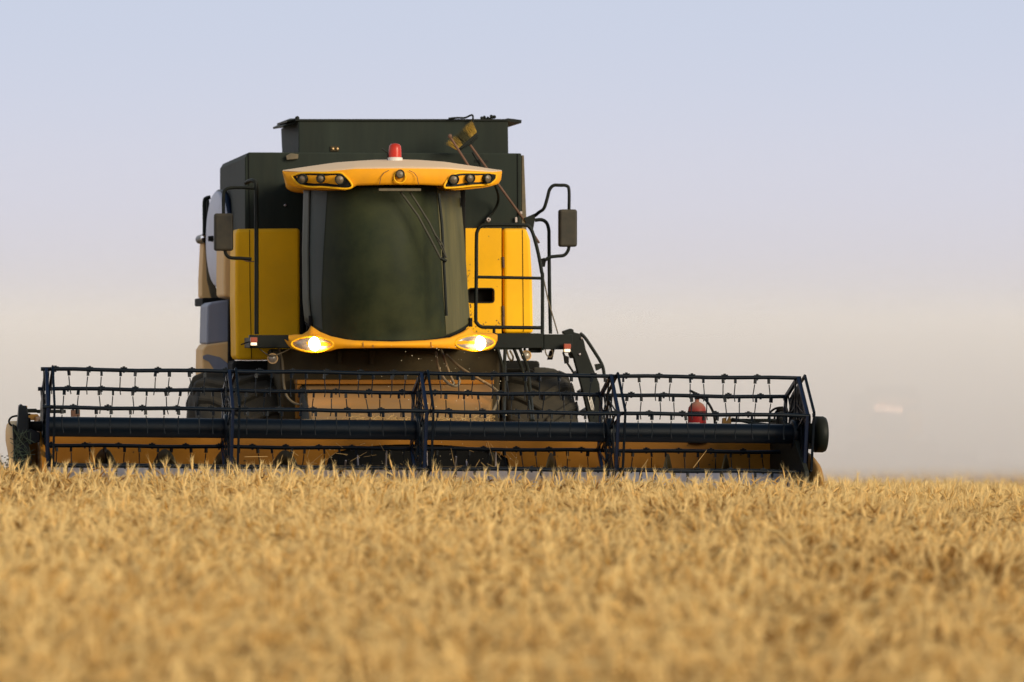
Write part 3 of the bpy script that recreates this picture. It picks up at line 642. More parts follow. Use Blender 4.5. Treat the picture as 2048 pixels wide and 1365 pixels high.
# end sheets, dividers
m = MB(); m.prism([H(uR, y, z) for y, z in ((-2.6, .10), (-3.0, .12), (-3.45, .05), (-4.0, -.30), (-4.05, -.60), (-3.9, -.85), (-2.6, -.85))], tuple(HX*.04)); m.build('end_sheet', M['dark'], harv, .006)
m = MB(); m.prism([H(uL-.04, y, z) for y, z in ((-2.6, .08), (-3.3, .05), (-4.0, -.30), (-4.05, -.60), (-3.9, -.85), (-2.6, -.85))], tuple(HX*.04)); m.build('end_sheet', M['orange_sheet'], harv, .006)
def divider(outl, y0, y1, tipy, mat):
    """rounded crop divider: outline seen from the front, swelling forward"""
    P = [at(px, py, y1) for px, py in outl]; c = sum(P, Vector())/len(P); mm = MB(); rows = []
    for s in range(7):
        k = s/6; sc = math.cos(k*math.pi/2*.86); cc = c+Vector((0, (y0-y1)*math.sin(k*math.pi/2), -.10*k*k))
        rows += [cc+Vector(((p.x-c.x)*sc, 0, (p.z-c.z)*sc)) for p in P]
    n = len(P); mm.add(rows, [(s*n+i, s*n+(i+1) % n, (s+1)*n+(i+1) % n, (s+1)*n+i) for s in range(6) for i in range(n)], True)
    mm.add(rows[-n:], [tuple(range(n))]); return mm.build('crop_divider', mat, harv)
divider([(13, 850), (19, 843), (36, 842), (42, 850), (43, 975), (22, 975), (18, 920), (11, 882), (11, 862)], -3.45, -3.1, 0, M['tan'])
divider([(1600, 905), (1609, 903), (1619, 916), (1625, 940), (1629, 990), (1592, 990)], -3.7, -3.1, 0, M['yellow_dusty'])
# left reel arm and drive clutter
m = MB(); slab(m, [(38, 812), (43, 808), (46, 812), (54, 812), (57, 830), (58, 900), (54, 985), (36, 985), (34, 860), (36, 838)], -3.62, -3.45)
ra_ = m.build('reel_arm', M['reel'], harv, .008)
m = MB(); slab(m, [(25, 848), (33, 852), (37, 870), (36, 900), (36, 960), (27, 960), (28, 900)], -3.58, -3.48); m.build('drive_guard', M['dark'], harv, .01)
m = MB(); m.lathe([(-.10, 0), (-.10, .042), (.1, .042)], at(70, 853, -3.5), (1, 0, 0), 14); m.lathe([(-.03, 0), (-.03, .07), (.02, .07), (.02, 0)], at(56, 853, -3.5), (1, 0, 0), 18); m.build('reel_bearing', M['black'], harv)
m = MB(); slab(m, [(52, 862), (62, 858), (80, 866), (80, 884), (60, 890), (54, 880)], -3.62, -3.56); m.build('bearing_bracket', M['reel'], harv, .006)
m = MB(); rect(m, 46, 818, 74, 826, -3.05, -2.98); rect(m, 74, 820, 132, 827, -3.0, -2.94); m.build('reel_lift_bar', M['dark'], harv, .006)
m = MB(); slab(m, [(56, 886), (82, 882), (82, 985), (56, 985)], -3.2, -3.15); m.build('end_panel', M['orange_sheet'], harv, .006)
m = MB(); rect(m, 54, 829, 76, 841, -2.8, -2.7); m.build('frame_end', M['yellow_dusty'], harv, .004)
m = MB(); rect(m, 51, 812, 54.5, 826, -3.12, -3.08); m.build('reflector', M['yellow'], harv, .002)
m = MB(); rect(m, 142, 820, 160, 834, -2.72, -2.68); m.build('lift_bracket', M['rusty'], harv, .004)
pipe_obj('hydraulic_hose', [(60, 829, -3.3), (45, 831, -3.35), (25, 834, -3.35), (18, 842, -3.35), (21, 850, -3.3), (30, 853, -3.3)], .008, M['black'], 5)
pipe_obj('hydraulic_hose', [(42, 818, -3.32), (50, 828, -3.36), (58, 845, -3.36), (52, 880, -3.36), (48, 930, -3.34)], .009, M['reel'], 5)
pipe_obj('hydraulic_hose', [(36, 862, -3.36), (44, 880, -3.38), (40, 905, -3.38), (46, 950, -3.36)], .010, M['black'], 5)
m = MB()
for k in range(60):
    p = at(rs.uniform(28, 62), rs.uniform(865, 950), -3.66+rs.uniform(-.05, .02)); d = Vector((rs.uniform(-1, 1), rs.uniform(-.3, .3), rs.uniform(-1, 1.4))).normalized()
    m.beam(p-d*.05, p+d*.05, .006, .004)
m.build('caught_straw', M['weed'], harv)['kind'] = 'stuff'
# right drive drum and hoses
c = at(1618, 869, -3.45); m = MB(); m.lathe([(-.02, 0), (-.02, .085), (.045, .10), (.05, .155), (.12, .155), (.14, .145), (.145, 0)], c, HX, 32); m.build('reel_drive_drum', M['dark'], harv)
m = MB(); rect(m, 1608, 880, 1628, 899, -3.5, -3.3); rect(m, 1604, 832, 1622, 852, -3.45, -3.3); m.build('drive_bracket', M['black'], harv, .006)
for pts in ([(1537, 838, -2.9), (1541, 825, -2.95), (1552, 817, -3.0), (1566, 815, -3.0)], [(1549, 838, -2.9), (1551, 826, -2.95), (1558, 820, -3.0), (1568, 819, -3.0)]):
    pipe_obj('hydraulic_hose', pts, .009, M['black'], 5)
m = MB(); rect(m, 1556, 815, 1576, 850, -2.98, -2.9); m.build('valve_block', M['black'], harv, .01)
m = MB(); m.tube([at(1463, 838, -2.75), at(1500, 846, -2.75), at(1540, 850, -2.75)], .012, 6); rect(m, 1462, 838, 1556, 845, -2.72, -2.68); m.build('reel_lift_bar', M['dark'], harv)
m = MB(); slab(m, [(1445, 850), (1446, 837), (1452, 836), (1454, 845), (1458, 836), (1461, 829), (1463, 850)], -2.75, -2.71); m.build('lift_bracket', M['yellow_dusty'], harv, .003)

# reel
m = MB(); m.tube([H(upx(84), YR, 0), H(upx(1592), YR, 0)], .083, 28); m.build('reel_tube', M['reel'], harv)
RB = .485; ANG = [80, 20, -40, 260, 200, 140]
def bp_(u, ang, rad=RB, oy=0, oz=0): t = R(ang); return H(u, YR-rad*math.cos(t)+oy, rad*math.sin(t)+oz)
spx = [90, 455, 838, 1217, 1590]; spu = [upx(p) for p in spx]
tm = MB(); tm.hexa([(-.009, -.010, -.040), (.009, -.010, -.040), (.009, -.010, 0), (-.009, -.010, 0)], [(-.009, .016, -.040), (.009, .016, -.040), (.009, .016, 0), (-.009, .016, 0)])
tm.tube([(-.003, 0, -.046), (-.006, .004, -.09), (-.010, .006, -.14), (-.004, .004, -.195)], .0048, 5)
tmA = tm.build('tine', M['reel'], harv, 0); tine_mesh = tmA.data
rest = MB(); rt = random.Random(5); first = True; n_t = 0
for bi, ang in enumerate(ANG):
    u0, u1 = upx(84), upx(1596)
    mm = MB(); P0, P1 = bp_(u0-.02, ang), bp_(u1-.0, ang)
    nseg = 24
    mm.tube([P0.lerp(P1, i/nseg)+HU*(.004*math.sin(i*1.7+bi)) for i in range(nseg+1)], .0165, 10)
    u = u0+.10+.13*(bi % 2)
    while u < u1-.1:                                                       # clip saddles and bolts along the bar
        p = bp_(u, ang); mm.box(p+HU*.018, (.055, .022, .010)); mm.box(p+HU*.026, (.02, .014, .010)); mm.box(p-HU*.018, (.016, .014, .012)); u += .283
    bar = mm.build('reel_bar', M['reel'], harv)
    u = u0+.08+.14*((bi*.37) % 1)
    while u < u1-.12:
        for du in (0, .122):
            if min(abs(u+du-s) for s in spu) < .035: continue
            p = bp_(u+du+rt.uniform(-.008, .008), ang)-HU*.012; rz = rt.uniform(-.5, .5); lean = rt.gauss(0, .05)
            mt = Matrix.Translation(p) @ Matrix.Rotation(lean, 4, 'Y') @ Matrix.Rotation(rz+(math.pi if rt.random() < .4 else 0), 4, 'Z')
            if bi in (0, 1) or (bi == 5 and n_t < 100):
                if n_t >= 100: pass
                else:
                    o = tmA if first else tmA.copy()
                    if not first: col.objects.link(o)
                    first = False; o.parent = bar; o.matrix_local = mt; n_t += 1; continue
            vv = [mt @ v.co for v in tine_mesh.vertices]; rest.add(vv, [tuple(p_.vertices) for p_ in tine_mesh.polygons])
        u += .283
ro = rest.build('tines', M['reel'], harv); ro['kind'] = 'stuff'
for si, u in enumerate(spu):
    mm = MB(); ms = MB()
    end = si in (0, 4)
    for k in range(6):
        a, b = sorted(ANG)[k], sorted(ANG)[(k+1) % 6]
        mm.beam(bp_(u, a), bp_(u, b), .034, .026, HX)
        for t in (-.5, .5):
            ms.beam(bp_(u+t*.016, a, .07, 0, 0), bp_(u+t*.045, a, RB, 0, 0), .024, .008, HX)
        d = .05 if si < 4 else .05                                          # second, eccentric ring that keeps the tines upright
        ms.beam(bp_(u+d, a, RB, -.05, .02), bp_(u+d, b, RB, -.05, .02), .022, .018, HX)
        ms.beam(bp_(u+d, a, RB, -.05, .02), bp_(u+d, a, RB, 0, 0), .03, .010, HX)
        ms.beam(bp_(u, a, .26), bp_(u, b, .26), .018, .010, HX)
        ms.beam(bp_(u-.006, a, RB*.97), bp_(u-.006, b, .27), .014, .008, HX)
    ms.lathe([(-.03, .085), (-.03, .12), (.03, .12), (.03, .085)], H(u, YR, 0), HX, 20)
    if end:
        sg = .03 if si == 4 else -.03
        ms.add([bp_(u+sg, a, .47 if si == 4 else .30) for a in sorted(ANG)], [tuple(range(6))])
    so = mm.build('reel_spider', M['strap'], harv); ms.build('spoke_frame', M['reel'], so, solid=0)

# ------------------------------------------------------------------ loose things on the machine
def to_world(p): return Vector((MX+p.x*CT-p.y*ST, MY+p.x*ST+p.y*CT, p.z))
# broom
bp0 = at(940, 290, .38); be_ = empty('broom', to_world(bp0), TH); tag(be_, 'yellow bristled broom on a rusty pole leaning against the dark grain tank', 'broom')
L_ = lambda px, py, yl: at(px, py, yl)-bp0
m = MB(); m.tube([L_(940, 290, .38), L_(1000, 374, .22), L_(1050, 443, .10), L_(1078, 486, -.02)], .0115, 8); m.build('handle', M['rusty'], be_)
ax = (L_(950, 262, .40)-L_(910, 297, .40)).normalized(); pe = Vector((ax.z, 0, -ax.x))
cen = (L_(950, 262, .40)+L_(910, 297, .40))/2
m = MB(); m.beam(cen-ax*.12+pe*.035, cen+ax*.12+pe*.035, .03, .05, Vector((0, 1, 0))); m.tube([L_(922, 298, .36), L_(942, 288, .35), L_(955, 275, .36)], .007, 6); m.build('broom_head', M['dark'], be_, .006)
for nm, sel, mat in (('bristle_tuft', lambda t: abs(t) > .42, M['bristle']), ('bristle_tuft', lambda t: abs(t) <= .42, M['bristle_dirty'])):
    m = MB()
    for k in range(900):
        t = rs.uniform(-1, 1)
        if not sel(t+rs.gauss(0, .1)): continue
        b0_ = cen+ax*(t*.125)+pe*.02+Vector((0, rs.uniform(-.03, .03), 0)); tip = b0_-pe*rs.uniform(.09, .125)+ax*(t*.03+rs.gauss(0, .010))+Vector((0, rs.gauss(-.015, .02), 0))
        s_ = Vector((ax.x, 0, ax.z))*.0022; m.add([b0_-s_, b0_+s_, tip], [(0, 1, 2)])
    m.build(nm, mat, be_)
# fire extinguisher
ep = at(1394, 850, -2.62); ex = empty('fire_extinguisher', to_world(ep), TH); tag(ex, 'red fire extinguisher with black hose standing behind the reel on the header frame', 'fire extinguisher')
r = .080; m = MB(); m.lathe([(-.14, 0), (-.14, r*.96), (-.12, r), (.115, r), (.15, r*.93), (.178, r*.70), (.195, r*.40), (.20, r*.24), (.225, r*.22), (.225, 0)], (0, 0, 0), (0, 0, 1), 32); m.build('cylinder', M['red'], ex)
m = MB(); m.lathe([(.222, .022), (.255, .024), (.265, .014), (.268, 0)], (0, 0, 0), (0, 0, 1), 14)
m.beam(Vector((-.02, 0, .255)), Vector((-.072, -.01, .238)), .012, .02); m.beam(Vector((.01, 0, .262)), Vector((-.068, -.01, .300)), .010, .02); m.tube([(0, -.02, .24), (.03, -.03, .24)], .014, 8); m.build('valve', M['black'], ex)
m = MB(); m.tube(smooth_path([(.02, -.02, .24), (.06, -.03, .225), (.10, -.03, .18), (.13, -.02, .13), (.15, -.01, .08), (.16, 0, .0)], 5), .011, 8); m.build('hose', M['black'], ex)
m = MB()
def lab(a, b): t = R(-160+75*a); return Vector((math.cos(t)*(r+.002), math.sin(t)*(r+.002), -.11+.13*b))
m.grid(lab, 8, 2); m.build('paper_label', M['white'], ex)
m = MB(); m.lathe([(-.16, 0), (-.16, r*1.15), (-.11, r*1.15), (-.11, r*1.02)], (0, 0, 0), (0, 0, 1), 24); m.lathe([(.108, r*1.004), (.108, r*1.03), (.118, r*1.03), (.118, r*1.004)], (0, 0, 0), (0, 0, 1), 24); m.build('cradle', M['dark'], ex)

# straw lying on the feeder house and hanging in the header
m = MB()
for k in range(520):
    px = rs.uniform(650, 985); py = 849-abs(rs.gauss(0, 8))*(1 if px > 700 else .4); yl = -2.45+rs.uniform(-.15, .1)
    p = at(px, py, yl); d = Vector((rs.gauss(0, 1), rs.gauss(0, .5), rs.gauss(0, .35))).normalized(); ln = rs.uniform(.03, .11); m.beam(p-d*ln/2, p+d*ln/2, .004, .003, Vector((0, 1, .1)))
for k in range(30):
    px = rs.uniform(600, 1035); py = rs.uniform(888, 938); p = at(px, py, -3.0+rs.uniform(-.3, .2)); d = Vector((rs.gauss(0, .8), rs.gauss(0, .3), rs.gauss(0, 1))).normalized(); ln = rs.uniform(.04, .2); m.beam(p-d*ln/2, p+d*ln/2, .0028, .003, Vector((0, 1, .1)))
for k in range(12):
    px = rs.uniform(100, 1550); py = rs.uniform(905, 938); p = at(px, py, -3.3+rs.uniform(-.1, .2)); d = Vector((rs.gauss(0, .8), rs.gauss(0, .3), rs.gauss(0, 1))).normalized(); ln = rs.uniform(.05, .22); m.beam(p-d*ln/2, p+d*ln/2, .004, .004, Vector((0, 1, .1)))
m.v = [tuple(to_world(Vector(p))) for p in m.v]
st = m.build('straw', M['straw']); tag(st, 'loose golden straw lying on the feeder house and caught in the header', 'straw', kind='stuff')
m = MB()
for k in range(210):
    if k < 120: px, py = rs.gauss(900, 60), rs.uniform(690, 900)
    else: px, py = rs.uniform(640, 1060), rs.uniform(860, 940)
    p = at(px, py, rs.uniform(-3.4, -1.9)); s_ = rs.uniform(.002, .006); m.box(p, (s_, .002, s_*rs.uniform(.6, 1.6)), Matrix.Rotation(rs.uniform(0, 3), 3, 'Y'))
m.v = [tuple(to_world(Vector(p))) for p in m.v]
ch = m.build('chaff', M['chaff']); tag(ch, 'pale flecks of chaff flying between the headlights and the reel', 'chaff', kind='stuff')

# weed at the far left
wx = (7-1024)/FPX*36.2; wz = float(terrain(wx, 36.2)); wd = empty('weed', (wx, 36.2, wz)); tag(wd, 'dark green weed standing in the wheat beside the left crop divider', 'weed')
m = MB(); h = EYE-(912-682.5)/FPX*36.2-wz
m.tube([(0, 0, 0), (.01, 0, h*.5), (.02, 0, h*.86), (.045, 0, h*.98)], [.005, .005, .004, .003], 6)
m.tube([(.02, 0, h*.86), (-.01, 0, h*.93), (-.03, .01, h*.96)], .003, 5); m.tube([(.012, 0, h*.6), (-.02, .01, h*.72), (-.03, 0, h*.8)], .003, 5); m.build('stem', M['weed'], wd)
m = MB()
for k in range(40):
    z = h*rs.uniform(.7, 1.0); p = Vector((.02+rs.gauss(0, .010), rs.gauss(0, .012), z)); d = Vector((rs.gauss(-.3, 1), rs.gauss(0, 1), rs.uniform(-.5, .8))).normalized(); s_ = d.orthogonal().normalized()*.007
    m.add([p, p+d*.012+s_, p+d*.026, p+d*.012-s_], [(0, 1, 2, 3)])
m.build('leaves', M['weed'], wd)

# small fittings that come in sets: every piece its own mesh
SETS = {'panel_seam', 'seam', 'hinge', 'door_hinge', 'fascia_seam', 'bolt', 'slot', 'ladder_step', 'hanger', 'latch', 'wiper_arm', 'rod_bracket', 'rear_wheel', 'auger_finger', 'knife_guard', 'cradle', 'drive_bracket', 'reel_lift_bar', 'reel_bearing', 'unloading_rod'}
for o in list(col.objects):
    if o.type != 'MESH' or o.name.split('.')[0] not in SETS: continue
    me = o.data; par = list(range(len(me.vertices)))
    def find(a):
        while par[a] != a: par[a] = par[par[a]]; a = par[a]
        return a
    for p in me.polygons:
        for v in p.vertices[1:]: par[find(v)] = find(p.vertices[0])
    isl = {}
    for p in me.polygons: isl.setdefault(find(p.vertices[0]), []).append(p)
    # caps are loose from their tubes: join islands that share a place
    keyof = {}; grp = {}
    def root(k):
        while grp[k] != k: k = grp[k]
        return k
    for k, ps in isl.items():
        grp[k] = k
        for p in ps:
            for v in p.vertices:
                c = tuple(round(q, 4) for q in me.vertices[v].co)
                if c in keyof: grp[root(k)] = root(keyof[c])
                else: keyof[c] = k
    pieces = {}
    for k, ps in isl.items(): pieces.setdefault(root(k), []).extend(ps)
    if len(pieces) < 2: continue
    for n_, ps in enumerate(pieces.values()):
        mb = MB(); ids = {}
        for p in ps:
            for v in p.vertices:
                if v not in ids: ids[v] = len(mb.v); mb.v.append(tuple(me.vertices[v].co))
            mb.f.append(tuple(ids[v] for v in p.vertices)); mb.sm.append(p.use_smooth)
        nm = o.name.split('.')[0]; q = mb.build(nm+'_', me.materials[0], o.parent)
        for md in o.modifiers:
            d = q.modifiers.new(md.name, md.type)
            if md.type == 'BEVEL': d.width = md.width; d.segments = md.segments; d.limit_method = 'ANGLE'
        q['split'] = nm
    bpy.data.objects.remove(o)
for o in list(col.objects):
    if 'split' in o: o.name = o['split']; del o['split']

# ------------------------------------------------------------------ wheat
def wheat_mat():
    m = bpy.data.materials.new('ripe_wheat'); m.use_nodes = True; t = m.node_tree; N, L = t.nodes, t.links
    N.remove(N["Principled BSDF"]); out = N["Material Output"]
    at_ = N.new("ShaderNodeAttribute"); at_.attribute_name = 'tint'
    oi = N.new("ShaderNodeObjectInfo"); mr = N.new("ShaderNodeMapRange"); mr.inputs[3].default_value = .86; mr.inputs[4].default_value = 1.10; L.new(oi.outputs["Random"], mr.inputs[0])
    mu = N.new("ShaderNodeMix"); mu.data_type = 'RGBA'; mu.blend_type = 'MULTIPLY'; mu.inputs[0].default_value = 1; L.new(at_.outputs["Color"], mu.inputs[6]); L.new(mr.outputs[0], mu.inputs[7])
    di = N.new("ShaderNodeBsdfDiffuse"); tr = N.new("ShaderNodeBsdfTranslucent"); mx = N.new("ShaderNodeMixShader"); mx.inputs[0].default_value = .36
    L.new(mu.outputs[2], di.inputs[0]); L.new(mu.outputs[2], tr.inputs[0]); L.new(di.outputs[0], mx.inputs[1]); L.new(tr.outputs[0], mx.inputs[2]); L.new(mx.outputs[0], out.inputs[0])
    return m
WM = wheat_mat()
def stalk(V, F, C, base, rd, upright=0.0, dark=.2):
    h = rd.gauss(.775, .022)+upright; az = rd.uniform(0, 2*math.pi); lean = abs(rd.gauss(0, .10))+.02
    droop = rd.uniform(0, .5) if rd.random() < .08 or (upright and rd.random() < .6) else rd.uniform(.8, 2.2)
    dr = Vector((math.cos(az), math.sin(az), 0)); P = []; p = Vector(base); ang = lean; n = 7
    for i in range(n+1):
        P.append(p.copy()); ang += lean*.2 if i < 4 else droop*.12; p = p+(dr*math.sin(ang)+Vector((0, 0, 1))*math.cos(ang))*(h/n)
    tone = rd.random()
    ccol = (.27, .115, .025) if tone < dark else (.60, .335, .09) if tone < dark+.30 else (.84, .555, .205) if tone < .86 else (.90, .67, .31)
    scol = (.88, .63, .28) if dark < .3 else (.74, .47, .17)
    def tube(P, rs_, c, k=3):
        o = len(V); prev = None
        for i, q in enumerate(P):
            d = (P[min(i+1, len(P)-1)]-P[max(i-1, 0)]).normalized(); u = d.orthogonal().normalized() if prev is None else (prev-d*prev.dot(d)).normalized(); prev = u; v_ = d.cross(u)
            for j in range(k): a = 2*math.pi*j/k; V.append(q+(u*math.cos(a)+v_*math.sin(a))*rs_[i]); C.append(c)
        for i in range(len(P)-1):
            for j in range(k): F.append((o+i*k+j, o+i*k+(j+1) % k, o+(i+1)*k+(j+1) % k, o+(i+1)*k+j))
    tube(P, [.0022]*(n+1), scol)
    # the ear follows on from the stalk and keeps bending
    E = []; q = P[-1].copy(); el = rd.uniform(.07, .095); seg = 6; a = ang
    for i in range(seg+1):
        E.append(q.copy()); a += droop*.11; q = q+(dr*math.sin(a)+Vector((0, 0, 1))*math.cos(a))*(el/seg)
    tube(E, [.0022, .0050, .0060, .0061, .0055, .0041, .0010], ccol, 5)
    acol = (.52, .30, .10) if tone < dark else (.90, .66, .30)
    for i in range(22):
        s = rd.randint(1, seg); q = E[s]; d = (E[min(s+1, seg)]-E[s-1]).normalized(); u = d.orthogonal().normalized(); v_ = d.cross(u); t = rd.uniform(0, 2*math.pi)
        dd = (d+(u*math.cos(t)+v_*math.sin(t))*rd.uniform(.15, .5)).normalized(); sd = dd.orthogonal().normalized()*.0011; ln = rd.uniform(.035, .08); o = len(V)
        V += [q-sd, q+sd, q+dd*ln]; C += [acol]*3; F.append((o, o+1, o+2))
    # one or two dry leaves
    for i in range(rd.choice((0, 0, 1, 1))):
        s = rd.randint(3, 6); q = P[s]; t = rd.uniform(0, 2*math.pi); hd = Vector((math.cos(t), math.sin(t), 0)); sd = Vector((-hd.y, hd.x, 0))*.0032; o = len(V); ln = rd.uniform(.08, .18); pts = []
        for k in range(4):
            f = k/3; c = q+hd*ln*f*.7+Vector((0, 0, ln*(.55*f-.95*f*f))); wd_ = (1-f*.85); pts += [c-sd*wd_, c+sd*wd_]
        V += pts; C += [(.78, .55, .24)]*8
        for k in range(3): F.append((o+2*k, o+2*k+1, o+2*k+3, o+2*k+2))
clumps = bpy.data.collections.new('wheat_clumps')          # not linked to the scene: shapes for the wheat's own point instancing
def clump(name, n, rad, seed, upright=0.0, dark=.2):
    rd = random.Random(seed); V, F, C = [], [], []
    for i in range(n):
        a, r_ = rd.uniform(0, 6.283), rad*math.sqrt(rd.random()); stalk(V, F, C, (r_*math.cos(a), r_*math.sin(a), 0), rd, upright, dark)
    me = bpy.data.meshes.new(name); me.from_pydata([tuple(v) for v in V], [], F)
    ca = me.color_attributes.new('tint', 'FLOAT_COLOR', 'POINT'); ca.data.foreach_set('color', np.array([(*c, 1) for c in C], np.float32).ravel())
    me.polygons.foreach_set('use_smooth', [True]*len(me.polygons)); me.materials.append(WM)
    o = bpy.data.objects.new(name, me); clumps.objects.link(o)
NV = 9
for k in range(NV): clump('clump_%02d' % k, 13, .13, 100+k, 0, (.05, .09, .12, .16, .22, .32, .40, .48, .55)[k])
clump('clump_90', 1, .005, 901, .05, .1); clump('clump_91', 1, .005, 917, .06, .9); clump('clump_92', 1, .005, 933, .05, .3); clump('clump_93', 1, .005, 950, .06, .1)
pts, rots, scl, idx = [], [], [], []
def in_header(x, y):
    dx, dy = x-MX, y-MY; lx = dx*CT+dy*ST; ly = -dx*ST+dy*CT
    w0, w1 = HO.x-HW/2-.30, HO.x+HW/2+.10
    return (lx > w0) & (lx < w1) & (ly > -3.98)
def scatter(d0, d1, dens, marg, smin, smax, wide=1.0):
    n = int((d1-d0)*2*(1024/FPX*d1+marg)*dens); y = rng.uniform(d0, d1, n); half = 1024/FPX*y+marg
    x = rng.uniform(-1, 1, n)*(1024/FPX*d1+marg); k = (np.abs(x) < half) & ~in_header(x, y)
    if d0 < 60:
        pass
    x, y = x[k], y[k]; n = len(x); z = terrain(x, y)
    bumps = .5*np.sin(x*1.1+y*.37+1)*np.sin(y*.53-x*.4)+.5*np.sin(x*2.3-y*.9)*np.sin(y*1.3+.5)
    s = rng.uniform(smin, smax, n)*(1+.045*bumps)
    ripe = .56+.35*np.sin(x*.9+2*np.sin(y*.33)+.6)*np.sin(y*.47+x*.35)+.25*np.sin(x*2.9+y*1.1)*np.sin(y*1.7-x*.8)+.10*np.tanh((x-1.8)/1.2)+rng.normal(0, .16, n)
    pts.append(np.stack([x, y, z-.01], 1)); tl = rng.normal(0, .06, (n, 2)); rots.append(np.stack([tl[:, 0], tl[:, 1], rng.uniform(0, 6.283, n)], 1))
    scl.append(np.stack([s*wide, s*wide, s], 1)); idx.append(np.clip(ripe*NV, 0, NV-1).astype(int))
scatter(12.0, 24, 36, 1.6, .98, 1.08); scatter(24, 48, 42, 1.8, .98, 1.08); scatter(48, 84, 6, 2, .95, 1.08, 1.5); scatter(84, 150, 5, 3, .95, 1.1, 1.8); scatter(150, 420, .55, 6, 1.0, 1.2, 4.0)
# single taller ears that stand above the rest, chiefly along the header
ex_px = [28, 62, 90, 118, 122, 147, 220, 232, 283, 287, 307, 376, 445, 452, 556, 560, 640, 716, 735, 805, 826, 832, 836, 842, 862, 905, 915, 930, 985, 1085, 1092, 1101, 1110, 1150, 1158, 1178, 1188, 1195, 1262, 1266, 1300, 1310, 1390, 1410, 1440, 1470, 1482, 1500, 1508, 1570, 1578, 1604, 1610, 1640, 1747, 1755, 1820, 1830, 1905, 1930, 1970]
for px in ex_px:
    y = 40+(px-776)/FPX*40*.156-4.15-rng.uniform(0, 1.3) if px < 1640 else rng.uniform(34.5, 36.8); x = (px-1024)/FPX*y
    pts.append(np.array([[x, y, float(terrain(x, y))]])); rots.append(np.array([[rng.normal(0, .05), rng.normal(0, .08), rng.uniform(0, 6.28)]])); s = rng.uniform(1.0, 1.13); scl.append(np.array([[s, s, s]])); idx.append(rng.integers(NV, NV+4, 1))
pts = np.concatenate(pts); rots = np.concatenate(rots); scl = np.concatenate(scl); idx = np.concatenate(idx)
wm = bpy.data.meshes.new('wheat'); wm.vertices.add(len(pts)); wm.vertices.foreach_set('co', pts.astype(np.float32).ravel())
for nm, tp, data in (('rot', 'FLOAT_VECTOR', rots), ('scl', 'FLOAT_VECTOR', scl)):
    a_ = wm.attributes.new(nm, tp, 'POINT'); a_.data.foreach_set('vector', data.astype(np.float32).ravel())
a_ = wm.attributes.new('vid', 'INT', 'POINT'); a_.data.foreach_set('value', idx.astype(np.int32))
wm.update(); wm.materials.append(WM)
wheat = bpy.data.objects.new('wheat', wm); col.objects.link(wheat); tag(wheat, 'ripe golden bearded wheat filling the field in front of the harvester', 'wheat', kind='stuff')
ng = bpy.data.node_groups.new('wheat_instancer', 'GeometryNodeTree')
ng.interface.new_socket('Geometry', in_out='INPUT', socket_type='NodeSocketGeometry'); ng.interface.new_socket('Geometry', in_out='OUTPUT', socket_type='NodeSocketGeometry')
gi, go = ng.nodes.new('NodeGroupInput'), ng.nodes.new('NodeGroupOutput')
m2p = ng.nodes.new('GeometryNodeMeshToPoints'); iop = ng.nodes.new('GeometryNodeInstanceOnPoints'); ci = ng.nodes.new('GeometryNodeCollectionInfo')
ci.inputs['Collection'].default_value = clumps; ci.inputs['Separate Children'].default_value = True; ci.inputs['Reset Children'].default_value = True
def named(nm, tp): n_ = ng.nodes.new('GeometryNodeInputNamedAttribute'); n_.data_type = tp; n_.inputs['Name'].default_value = nm; return n_.outputs['Attribute']
iop.inputs['Pick Instance'].default_value = True
lk = ng.links.new
lk(gi.outputs[0], m2p.inputs['Mesh']); lk(m2p.outputs[0], iop.inputs['Points']); lk(ci.outputs[0], iop.inputs['Instance'])
lk(named('vid', 'INT'), iop.inputs['Instance Index']); lk(named('rot', 'FLOAT_VECTOR'), iop.inputs['Rotation']); lk(named('scl', 'FLOAT_VECTOR'), iop.inputs['Scale'])
lk(iop.outputs[0], go.inputs[0])
gm = wheat.modifiers.new('instances', 'NODES'); gm.node_group = ng

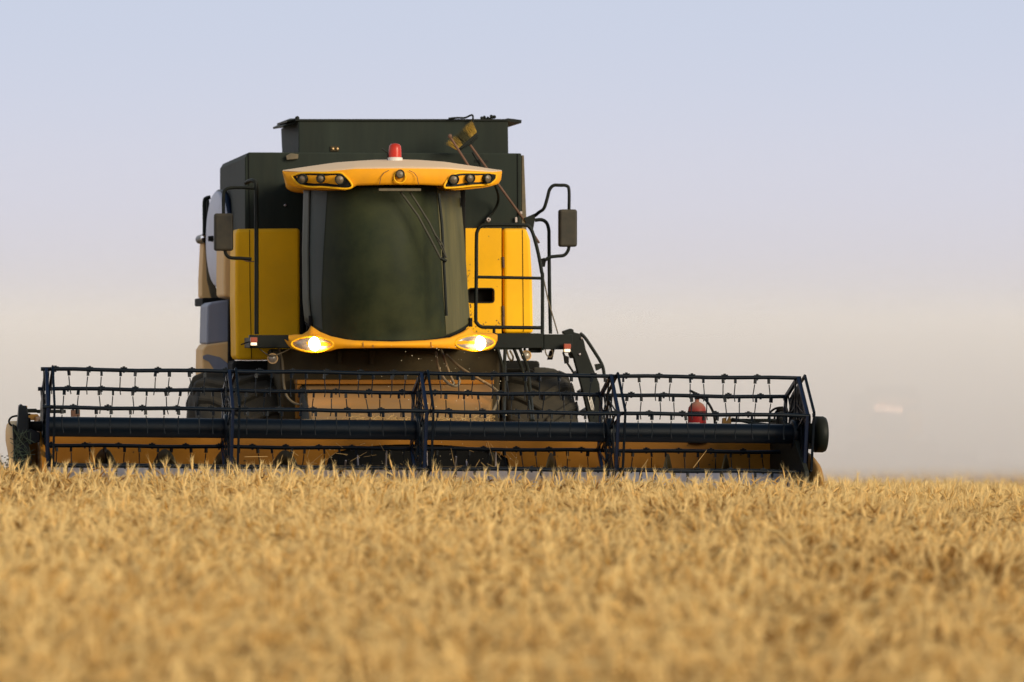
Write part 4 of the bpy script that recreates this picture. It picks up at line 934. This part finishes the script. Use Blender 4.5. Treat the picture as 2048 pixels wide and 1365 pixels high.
# ------------------------------------------------------------------ a second harvester, far off in the dust
FD = 186.0; fx = (1776-1024)/FPX*FD; fz = float(terrain(fx, FD))
far = empty('combine_harvester', (fx, FD, fz+.12), R(4)); tag(far, 'distant combine harvester almost lost in the dust, three roof lamps lit', 'combine harvester')
keep = ('grain_tank', 'tank_extension', 'front_panel', 'side_panel', 'body_side', 'windscreen', 'cab_body', 'roof_fascia', 'roof_skin', 'cab_band', 'underframe', 'tyre', 'feeder_house', 'header_back_sheet', 'header_top_beam', 'reel_tube', 'reel_bar', 'reel_spider', 'end_sheet', 'boarding_ladder')
for o in list(harv.children):
    if o.name.split('.')[0] in keep:
        c = o.copy(); col.objects.link(c); c.parent = far
for px in (1755, 1776, 1796):
    p = Vector(((px-14-1024)/FPX*FD-fx, -2.2, 0)); p.z = EYE-((816 if px < 1790 else 818)-682.5)/FPX*FD-fz-.12
    m = MB(); m.lathe([(0, .06), (.05, .05), (.06, 0)], p, (0, -1, 0), 16); m.build('lit_lamp', M['far_lamp'], far)

# ------------------------------------------------------------------ air: thin haze over all, harvest dust hanging behind
def volume_box(name, x0, x1, y0, y1, z0, z1, dens, colr, aniso=0.0):
    m = MB(); m.hexa([(x0, y0, z0), (x1, y0, z0), (x1, y0, z1), (x0, y0, z1)], [(x0, y1, z0), (x1, y1, z0), (x1, y1, z1), (x0, y1, z1)])
    mt = bpy.data.materials.new(name); mt.use_nodes = True; t = mt.node_tree; t.nodes.remove(t.nodes["Principled BSDF"])
    v = t.nodes.new("ShaderNodeVolumePrincipled"); v.inputs["Color"].default_value = (*colr, 1); v.inputs["Density"].default_value = dens; v.inputs["Anisotropy"].default_value = aniso
    t.links.new(v.outputs[0], t.nodes["Material Output"].inputs["Volume"])
    return m.build(name, mt)
dust = empty('dust_cloud', (0, 76, 0)); tag(dust, 'pale drifting harvest dust hanging over the field behind the harvester', 'dust', kind='stuff')
for z0, z1, dens in ((-60, 2.16, .0340), (2.17, 2.55, .020), (2.56, 3.0, .0115), (3.01, 3.6, .0065), (3.61, 4.5, .0032), (4.51, 6.5, .0014)):
    lay = volume_box('dust_layer', -500, 500, 0, 820, z0, z1, dens, (.955, .925, .925), -.1); lay.parent = dust; lay['kind'] = 'stuff'
